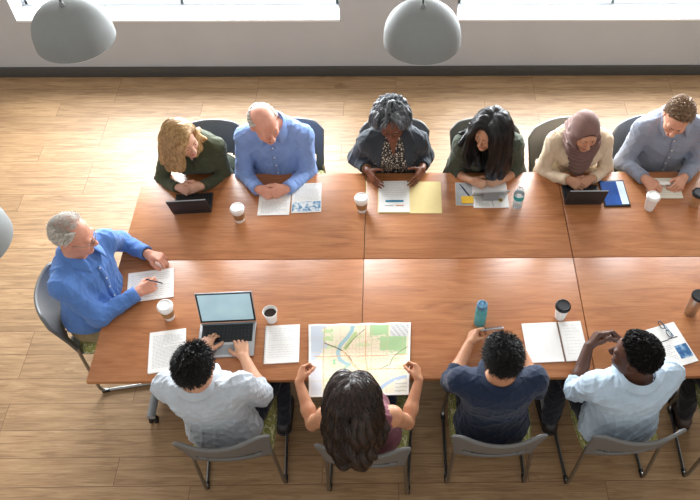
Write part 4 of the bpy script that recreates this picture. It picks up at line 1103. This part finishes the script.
# ------------------------------------------------------------------ the people
K_ = (.9, -.35, -.02)
C_olive = fabric('olive_knit', '#454a35', var=.12, fold=.35); C_blue = fabric('light_blue_cotton', '#7f9bd0', var=.06); C_blue7 = fabric('blue_cotton', '#547cbc', var=.07)
C_card = fabric('slate_knit', '#373c42', var=.12, fold=.35); C_jack = fabric('olive_twill', '#4b5143', var=.10); C_blk = fabric('black_jersey', '#15161a', var=.1)
C_cream = fabric('cream_knit', '#dcc6a9', var=.05); C_hij = fabric('taupe_scarf', '#7c5f57', var=.07, fold=.2); C_grey = fabric('grey_blue_check', '#9299a8', var=.05, check=('#7b849a', 26, .35))
C_pale = fabric('pale_blue_grey_linen', '#b9c1c9', var=.07, fold=.5); C_pale2 = fabric('pale_blue_linen', '#b3c6d6', var=.06, fold=.4); C_navy = fabric('navy_cotton', '#17253d', var=.12, fold=.4); C_mauve = fabric('mauve_cotton', '#7d4b55', var=.08)
T_navy = fabric('dark_navy_trouser', '#161b28', var=.12); T_khaki = fabric('khaki_trouser', '#8f7f5f', var=.08); T_jean = fabric('denim', '#26354f', var=.15); T_black = fabric('black_trouser', '#17181c', var=.1)
S_blk = plain('black_leather', '#17181a', .35, .5, var=.1); S_brn = plain('dark_brown_leather', '#3a2a22', .4, .5, var=.1)
def pattern_mat():
    m = NM('speckled_blouse', .8, .25); v = m.coord(); k = m.n('ShaderNodeTexVoronoi'); k.feature = 'DISTANCE_TO_EDGE'; k.inputs['Scale'].default_value = 62; m.l(v, k.inputs['Vector'])
    m.color(m.ramp(k.outputs['Distance'], [(.06, '#2c2a2a'), (.16, '#4b4642'), (.24, '#c5b9a8'), (.6, '#d8cec0')])); m.bump(m.noise(v, 30, 3), .25, .006); return m.m
C_spk = pattern_mat()
H_blond = hairmat('blonde_hair', '#8f6b3e', '#d2ae7a'); H_white = hairmat('white_hair', '#b5ada3', '#dad4cb'); H_grey = hairmat('grey_curls', '#1e1f21', '#74777b', 70); H_blk = hairmat('black_hair', '#0b0a0a', '#1d1917'); H_brn = hairmat('brown_hair', '#3a2a1e', '#6b4f39'); H_ltbrn = hairmat('light_brown_hair', '#694d36', '#a88b6d'); H_dark = hairmat('dark_brown_hair', '#0f0b09', '#3a271c', 60)
H_afro = hairmat('black_coils', '#0a0909', '#201c1b', 160, .7, .2)
HL_MAN = np.array([.60, .62, .50, .12, -.12, -.40, -.58, -.62])
BALD = np.array([1.2, 1.2, 1.2, .36, .38, .40, .30, .22]); BALD_LO = np.array([1.2, 1.2, 1.2, .02, -.1, -.35, -.5, -.55])
def fringe(mat, zmax=.42, n=700, top=0, length=.022, hl=None, seed=3, inf=.004):
    hl = HL_FULL if hl is None else hl
    lo_ = np.array([1.2, 1.2, .5, .02, -.08, -.35, -.52, -.56])
    def f(ctx):
        d, r = scalp(ctx, n, lo_, seed, zmax); B = ctx['B']
        if top:
            d2, r2 = scalp(ctx, top, np.array([.86, .84, .70, .3, .2, .2, .2, .2]), seed+1); d = np.concatenate([d, d2]); r = np.concatenate([r, r2])
        sw = np.stack([0*d[:, 0], np.full(len(d), -.7), np.full(len(d), -.6)], 1); up = d[:, 2] > .45; sw[up] = np.stack([.5*np.ones(len(d)), -.8*np.ones(len(d)), 0*d[:, 0]], 1)[up]
        tg = sw-d*(sw*d).sum(1, keepdims=True); tg /= np.linalg.norm(tg, axis=1, keepdims=True); D = (tg+d*.2)@B.T; D /= np.linalg.norm(D, axis=1, keepdims=True)
        p = grow(ctx, r+d@B.T*.002, D, length, .005, .05, (.0015, .006), .10, [ctx['F']], seed)
        hair_object(ctx, p, mat, tube=.0010, tip=.0004, ball=.0030, ballstep=1, nb=n//5, h=.0035, sides=3)
    return f
def sweater(vdepth=.10):
    def f(ctx, mat):
        o = garment(ctx, 'sweater', mat, inf=.010, neck=v_neck(vdepth, .08), fold=.006); cuffs(ctx, o, mat, ctx['sleeve'], extra=-.001, width=.03)
    return f
def open_over(name, mat2, inner, width=.055, tmin=-.1, collar_=False, sl=None, inf=.019, vtop=.05):
    """an open jacket or cardigan over an inner top"""
    def f(ctx, mat):
        c = ctx; inner(ctx)
        def cut(G, c):
            s = c['s']
            for t in np.linspace(-.15, 1.02, 40):
                wd = width*s*(1.0-.35*abs(t-.35)); p = c['pel']+c['w']*c['L']*t+c['fw']*.20*s
                G.ell(p, (wd, .20*s, .03), .006, np.stack([c['rt'], c['fw'], c['w']], 1), 'sub')
        o = garment(ctx, name, mat, inf=inf, neck=crew_neck(.006), fold=.008, cutters=[cut]); cuffs(ctx, o, mat, ctx['sleeve'], extra=.004 if collar_ else 0, width=.055)
        if collar_: collar(ctx, o, mat, .75, .035, 1.06)
    return f
CL = dict(poses=('clasp', 'clasp'))
person('person in a dark olive sweater, hands clasped behind a black tablet', (-1.265, 3.60, .56), 180, (-1.315, 3.455, 1.02), (-1.288, 3.290, 1.165), 132, 8, -6, 'w', 1., wr=((-1.398, 3.250, 0.785), (-1.246, 3.259, 0.785)), el=((-1.556, 3.339, 0.780), (-1.133, 3.416, 0.790)),
       hd=(((.9, -.40, -.02), (.1, .4, 1)), ((-.9, -.25, .02), (-.1, .4, 1))), skinm=skin('skin_fair', '#dcae94'), top=C_olive, top_fn=sweater(.12), trousers=T_jean, sleeve=(.98, .98), hair=long_hair(H_blond, .30, -.45, .004, clear=(.003, .010), ball=.0065, inf=.006, grav=.5, wind=(-.10, .06, 0), tube=.0011, guard=(.070, .09, .12), seed=11, n=2200), brow='#8a6a48', mouth='#b5635c', **CL)
person('person in a light blue shirt, hands clasped on a document at the far side', (-.77, 3.61, .56), 180, (-.785, 3.525, 1.075), (-0.795, 3.363, 1.220), 148, 18, -4, 'm', 1.02, .35, wr=((-0.882, 3.229, 0.785), (-0.704, 3.232, 0.785)), el=((-1.020, 3.398, 0.790), (-0.573, 3.421, 0.790)),
       hd=(((.85, -.50, -.03), (.1, .4, 1)), ((-.85, -.42, .0), (-.1, .4, 1))), skinm=skin('skin_pink', '#d89f88'), top=C_blue, top_fn=button_shirt(.55), trousers=T_navy, sleeve=(.97, .97), hair=fringe(H_white, .40, 2000), brow='#a99a8c', **CL)
def blouse(ctx): garment(ctx, 'blouse', C_spk, inf=.009, neck=v_neck(.13, .055), sl=(-.5, -.5), fold=.005)
def bracelet(ctx):
    W = ctx['WR'][1]+(ctx['EL'][1]-ctx['WR'][1])*.13; d = unit(ctx['EL'][1]-ctx['WR'][1]); a, _, b = frame(d, V(0, 0, 1)); m = MB()
    for i in range(20):
        t = i/20*2*math.pi; bmesh.ops.create_icosphere(m.bm, subdivisions=1, radius=.0046, matrix=Matrix.Translation(W+(a*math.cos(t)+b*math.sin(t))*.030-ctx['O']))
    m.build('bead_bracelet', M['sleeve'], ctx['root'])
person('person in a slate cardigan and speckled blouse, hands open over a manila folder', (-.02, 3.61, .56), 180, (-.02, 3.505, 1.035), (-0.029, 3.423, 1.185), 182, 13, 0, 'w', 1.02, .25, wr=((-0.182, 3.377, 0.800), (0.166, 3.388, 0.800)), el=((-0.246, 3.455, 0.800), (0.201, 3.470, 0.800)),
       hd=(((.42, -.85, -.10), (.3, .1, 1)), ((-.40, -.85, -.10), (-.3, .1, 1))), poses=('open', 'open'), skinm=skin('skin_brown', '#7d4f39'), top=C_card, top_fn=open_over('cardigan', C_card, blouse, .095), trousers=T_black, sleeve=(.78, .78),
       hair=curl_hair(H_grey, .008, hl=np.array([.80, .74, .55, .15, -.05, -.35, -.55, -.6]), n=1500, length=.10, clear=(.008, .036), turns=5, grav=.32), glasses='#3a2d2a', brow='#2b2422', mouth='#7c3f3a', extra=bracelet)
def blacktop(ctx): garment(ctx, 'top', C_blk, inf=.008, neck=v_neck(.10, .05), sl=(-.5, -.5), fold=.004)
person('person in an open olive jacket, hands clasped behind a booklet, looking left', (.60, 3.61, .56), 180, (.592, 3.49, 1.02), (0.569, 3.342, 1.170), 220, 8, 5, 'w', 1.02, wr=((0.491, 3.293, 0.785), (0.679, 3.300, 0.785)), el=((0.396, 3.405, 0.790), (0.791, 3.412, 0.790)),
       hd=(((.88, -.35, -.02), (.1, .4, 1)), ((-.88, -.28, .02), (-.1, .4, 1))), skinm=skin('skin_warm', '#c99879'), top=C_jack, top_fn=open_over('jacket', C_jack, blacktop, .05, collar_=True), trousers=T_black, sleeve=(.42, .42), hair=long_hair(H_blk, .40, -.02, .010, clear=(.006, .020), guard=(.072, .095, .12), seed=5, n=2400, freq=2.2), brow='#1c1512', mouth='#a85a52', **CL)

def hijab(ctx):
    c = ctx; HP, s, B = c['HP'], c['hs'], c['B']; lo = np.minimum(c['head'], c['nb'])-.34; hi = c['head']+.24; G = Field(lo, hi, .004)
    G.ell(HP(0, -.018, .034), np.array([.092, .113, .104])*s, 0, B); G.ell(HP(0, -.005, -.06), np.array([.083, .094, .09])*s, .04, B)
    n = c['nb']; fw, rt, w = c['fw'], c['rt'], c['w']; dn = V(0, 0, -1)
    G.cone(HP(0, -.02, -.09), n+w*.0, .080, .088, .05)
    G.ell(n+fw*.05-w*.02, (.115, .105, .07), .05, np.stack([rt, fw, w], 1))
    # the loose front fall
    a = n+fw*.110-w*.03; G.cone(a+rt*.045, a-w*.16+fw*.055+rt*.02, .052, .036, .05); G.cone(a-rt*.045, a-w*.13+fw*.05-rt*.03, .050, .034, .05); G.cone(a, a-w*.19+fw*.06, .05, .026, .05)
    G.cone(HP(-.085, .02, -.03), a-rt*.05-w*.05, .024, .03, .03); G.cone(HP(.085, .02, -.03), a+rt*.05-w*.03, .024, .03, .03)
    G.ell(n-fw*.05-w*.06, (.10, .06, .10), .05, np.stack([rt, fw, w], 1))
    # folds sweep in U curves round the face
    m = np.abs(G.F) < .025; ix = np.argwhere(m); p = G.lo+ix*G.h; l = (p-c['head'])@B/s; rr = np.sqrt((l[:, 0]*1.15)**2+(np.minimum(l[:, 2]+.02, .06)*.9)**2); 
    ph = rr*95+l[:, 1]*26+np.sin(l[:, 0]*30)*.7; low = np.clip((.04-l[:, 2])/.10, .15, 1); G.F[m] -= ((np.abs(np.sin(ph))**.8-.5)*.014*low).astype(np.float32)
    # face opening
    G.ell(HP(0, .10, -.034), np.array([.066, .10, .116])*s, .006, B, 'sub')
    v, q = G.mesh(); o = link('headscarf', np_mesh('headscarf', v-c['O'], q), C_hij, c['root'])
    U = Field(HP(0, 0, 0)-.2, HP(0, 0, 0)+.2, .004); U.ell(HP(0, -.014, .036), np.array([.081, .101, .093])*s, 0, B); U.ell(HP(0, .11, -.040), np.array([.063, .11, .108])*s, .004, B, 'sub'); v, q = U.mesh(); link('undercap', np_mesh('undercap', v-c['O'], q), M.setdefault('undercap', fabric('dark_undercap', '#3b2b2a')), o)
def plain_sweater(ctx, mat):
    o = garment(ctx, 'sweater', mat, inf=.012, neck=crew_neck(), fold=.006); cuffs(ctx, o, mat, ctx['sleeve'], extra=.000, width=.035)
person('person in a taupe headscarf and cream sweater, hands on a black tablet keyboard', (1.195, 3.61, .56), 180, (1.185, 3.51, 1.03), (1.153, 3.338, 1.170), 172, 14, 0, 'w', 1.0, wr=((1.109, 3.292, 0.790), (1.271, 3.304, 0.790)), el=((0.978, 3.383, 0.790), (1.384, 3.407, 0.790)),
       hd=(((.80, -.55, -.12), (.45, .45, .6)), ((-.80, -.45, -.10), (-.45, .45, .6))), poses=('curl', 'curl'), skinm=skin('skin_tan', '#c79678'), top=C_cream, top_fn=plain_sweater, trousers=T_navy, sleeve=(.97, .97), hair=hijab, ears=False, brow='#2a1d18', mouth='#a4605a')
def strip(ctx):
    r = empty('paper_strip', ((ctx['tips'][1][0][0]+ctx['tips'][-1][0][0])/2, ctx['tips'][1][0][1]-.01, TZ+.03), 0); tag(r, 'small folded white paper strip held over the cream notebook', 'paper')
    MB().box((0, .02, 0), (.085, .028, .002)).box((.004, .016, .0022), (.075, .022, .002), rz=.1).build('strip', M['paper'], r, smooth=False)
person('person in a grey-blue checked shirt bent over a cream notebook, far right', (1.80, 3.66, .56), 180, (1.782, 3.565, 1.085), (1.717, 3.398, 1.230), 198, 27, 6, 'm', 1.03, .1, wr=((1.609, 3.302, 0.790), (1.869, 3.309, 0.790)), el=((1.521, 3.479, 0.800), (2.018, 3.495, 0.800)),
       hd=(((.55, -.75, -.12), (.65, .35, .55)), ((-.55, -.75, -.12), (-.65, .35, .55))), poses=('pen', 'pen'), skinm=skin('skin_ruddy', '#d6a186'), top=C_grey, top_fn=button_shirt(.6), trousers=T_jean, sleeve=(.96, .96), hair=short_hair(H_ltbrn, .024, sweep=(.4, -.1, .2), hl=HL_MAN, seed=8, lift=.10, noise=.03, clear=(.003, .009), inf=.005), brow='#5b4330', extra=strip)
def pen7(ctx):
    t = ctx['tips'][1]; p = ctx['WR'][1]+unit(V(ctx['hd'][0][0]))*.115; r = empty('pen', p+V(.0, .0, .012)); tag(r, 'dark pen held by the person in khaki trousers', 'pen')
    d = unit(V(-.35, -.5, 1.)); d = unit(V(.35, .35, -.75)); MB().tube([-d*.085, -d*.08, d*.045, d*.057], [.003, .0042, .0042, .001], 10).build('barrel', M['navypen'], r); MB().box((0, 0, 0), (.003, .002, .035), M=Matrix.Translation(-d*.06+V(0, 0, .005)) @ Vector(d).to_track_quat('Z', 'Y').to_matrix().to_4x4()).build('clip', M['silver'], r)
    W = ctx['WR'][-1]+(ctx['EL'][-1]-ctx['WR'][-1])*.06; d = unit(ctx['EL'][-1]-ctx['WR'][-1]); a, _, b = frame(d, V(0, 0, 1))
    MB().lathe([(.029, -.009), (.0325, -.008), (.0325, .008), (.029, .009)], n=28, M=Matrix.Translation(W-ctx['O']) @ Vector(d).to_track_quat('Z', 'Y').to_matrix().to_4x4()).build('watch_strap', M['black'], ctx['root'])
person('person in a blue shirt and khaki trousers writing at the table\'s left end', (-1.80, 2.455, .56), 96, (-1.755, 2.515, 1.075), (-1.706, 2.491, 1.230), 90, 14, 4, 'm', 1.03, .35, sh_tw=14, wr=((-1.477, 2.432, 0.790), (-1.482, 2.713, 0.790)), el=((-1.611, 2.254, 0.800), (-1.692, 2.886, 0.840)),
       hd=(((.72, .62, -.10), (-.35, .55, .7)), ((.90, -.30, -.10), (-.3, -.8, .25))), poses=('pen', 'curl'), skinm=skin('skin_rosy', '#d59c84'), top=C_blue7, top_fn=button_shirt(.55, tuck=True), trousers=T_khaki, shoes=S_brn, sleeve=(.95, .95), hair=fringe(H_white, .62, 2600, 900, .030, seed=6), glasses='#8a8178', brow='#c9c2b8', knees=((.13, .43), (.10, .43)), extra=pen7)
person('person in a pale grey-blue shirt typing on the silver laptop', (-.93, 1.71, .56), 2, (-.955, 1.685, 1.10), (-0.936, 1.696, 1.230), 14, 20, 4, 'm', 1., wr=((-0.822, 1.999, 0.800), (-1.046, 2.032, 0.800)), el=((-0.690, 1.805, 0.840), (-1.170, 1.799, 0.840)),
       hd=(((-.30, .95, -.10), (-1, -.2, .1)), ((.16, .95, -.10), (1, -.1, .1))), poses=('type', 'type'), skinm=skin('skin_light_tan', '#d3a283'), top=C_pale, top_fn=button_shirt(.5, True, fold=.011, pl=False), trousers=T_navy, shoes=S_blk, sleeve=(.30, .30), hair=short_hair(H_blk, .036, sweep=(.35, -.15, .3), hl=HL_MAN, seed=9, lift=.2, inf=.009, clear=(.004, .013), n=3000), brow='#15100e',
       knees=((.23, .41), (.11, .43)), feet=((.22, .28), (.11, .40)))
def tank(ctx, mat):
    def scoop(G, c): G.ell(c['nb']-c['w']*.02+c['fw']*.03, (.085, .13, .07), .008, np.stack([c['rt'], c['fw'], c['w']], 1), 'sub')
    garment(ctx, 'sleeveless_top', mat, inf=.008, neck=scoop, sleeves=False, fold=.006)
person('person in a mauve sleeveless top holding a large map', (-.19, 1.665, .56), 0, (-.188, 1.53, 1.04), (-0.208, 1.538, 1.195), 0, 24, 0, 'w', 1.02, wr=((0.110, 1.847, 0.810), (-0.516, 1.842, 0.810)), el=((0.104, 1.692, 0.660), (-0.516, 1.699, 0.660)),
       hd=(((-.15, .93, .12), (-.45, .05, .9)), ((.15, .93, .12), (.45, .05, .9))), poses=('grip', 'grip'), skinm=skin('skin_bronze', '#c48f6e'), top=C_mauve, top_fn=tank, trousers=T_jean, shoes=S_blk, hair=long_hair(H_dark, .315, -.02, .012, clear=(.006, .020), inf=.008, seed=12, n=2800, freq=2.4, grav=.40, back=-1.1, sideband=.55, wind=(0, -.13, 0)), brow='#1c1512', protract=.02)
def phone(ctx):
    a, b = ctx['tips'][1], ctx['tips'][-1]; p = (ctx['WR'][1]+ctx['WR'][-1])/2+V(-.005, .100, .012); r = empty('phone', p, 0); tag(r, 'slim grey phone between the hands of the person in navy', 'phone')
    r.rotation_euler = (R(-50), R(-4), R(5)); b = MB().box((0, 0, 0), (.125, .066, .008), .003).build('body', M['silver'], r); MB().box((0, 0, .0043), (.116, .060, .0004)).build('screen', M['scr_dark'], b, smooth=False)
def henley(ctx, mat):
    o = garment(ctx, 'shirt', mat, inf=.012, neck=crew_neck(.004), fold=.007); collar(ctx, o, mat, .3, .026, 1.02, .4); cuffs(ctx, o, mat, ctx['sleeve'], extra=.005, width=.05)
person('person in a navy shirt holding a slim grey phone', (.50, 1.71, .56), 0, (.492, 1.705, 1.10), (0.491, 1.726, 1.230), -2, 24, 0, 'm', 1., wr=((0.657, 2.046, 0.800), (0.387, 2.068, 0.800)), el=((0.744, 1.852, 0.820), (0.251, 1.846, 0.820)),
       hd=(((-.55, .85, .05), (-.55, -.2, .65)), ((.42, .9, .05), (.55, -.2, .65))), poses=('pen', 'pen'), skinm=skin('skin_olive', '#c69270'), top=C_navy, top_fn=henley, trousers=T_navy, shoes=S_blk, sleeve=(.34, .34), hair=short_hair(H_blk, .032, sweep=(-.35, -.15, .35), hl=HL_MAN, seed=21, lift=.3, inf=.007, clear=(.003, .014), n=2800, noise=.16), brow='#15100e', extra=phone)
person('person in a pale blue shirt with raised clasped hands, looking left', (1.185, 1.71, .56), -8, (1.158, 1.70, 1.10), (1.116, 1.741, 1.230), -58, 6, -4, 'm', 1.04, .1, wr=((1.210, 2.039, 0.845), (1.021, 2.019, 0.845)), el=((1.388, 1.861, 0.780), (0.928, 1.878, 0.780)),
       hd=(((-.75, .50, .42), (-.2, -.4, 1)), ((.55, .55, .45), (.3, -.5, 1))), skinm=skin('skin_deep', '#54372a'), top=C_pale2, top_fn=button_shirt(.5, True, fold=.011, pl=False), trousers=T_navy, shoes=S_blk, sleeve=(.26, .26), hair=curl_hair(H_afro, .004, hl=HL_MAN, n=2200, length=.018, clear=(.008, .014), tube=.0016, seed=31, inf=.009, turns=1.6, grav=0., ball=.004), brow='#0d0a09', mouth='#6b3f38', knees=((.10, .43), (.18, .40)), feet=((.10, .38), (.22, .29)), **CL)
person('person in black trousers and brown shoes cut off by the right edge, near side', (1.95, 1.73, .56), -4, (1.95, 1.69, 1.07), (1.95, 1.76, 1.23), 0, 15, 0, 'm', 1., wr=((2.14, 2.06, .80), (1.80, 2.06, .80)), el=((2.30, 1.85, .80), (1.66, 1.85, .80)),
       hd=(((-.5, .85, 0), (-.5, -.2, .6)), ((.5, .85, 0), (.5, -.2, .6))), poses=('curl', 'curl'), skinm=M.setdefault('skin12', skin('skin_medium', '#c99b7d')), top=C_blk, top_fn=henley, trousers=T_black, shoes=S_brn, sleeve=(.9, .9), hair=short_hair(H_brn, .03, sweep=(.4, -.1, .2), hl=HL_MAN, n=800), h=.007, knees=((.12, .42), (.20, .37)), feet=((.12, .38), (.17, .27)))
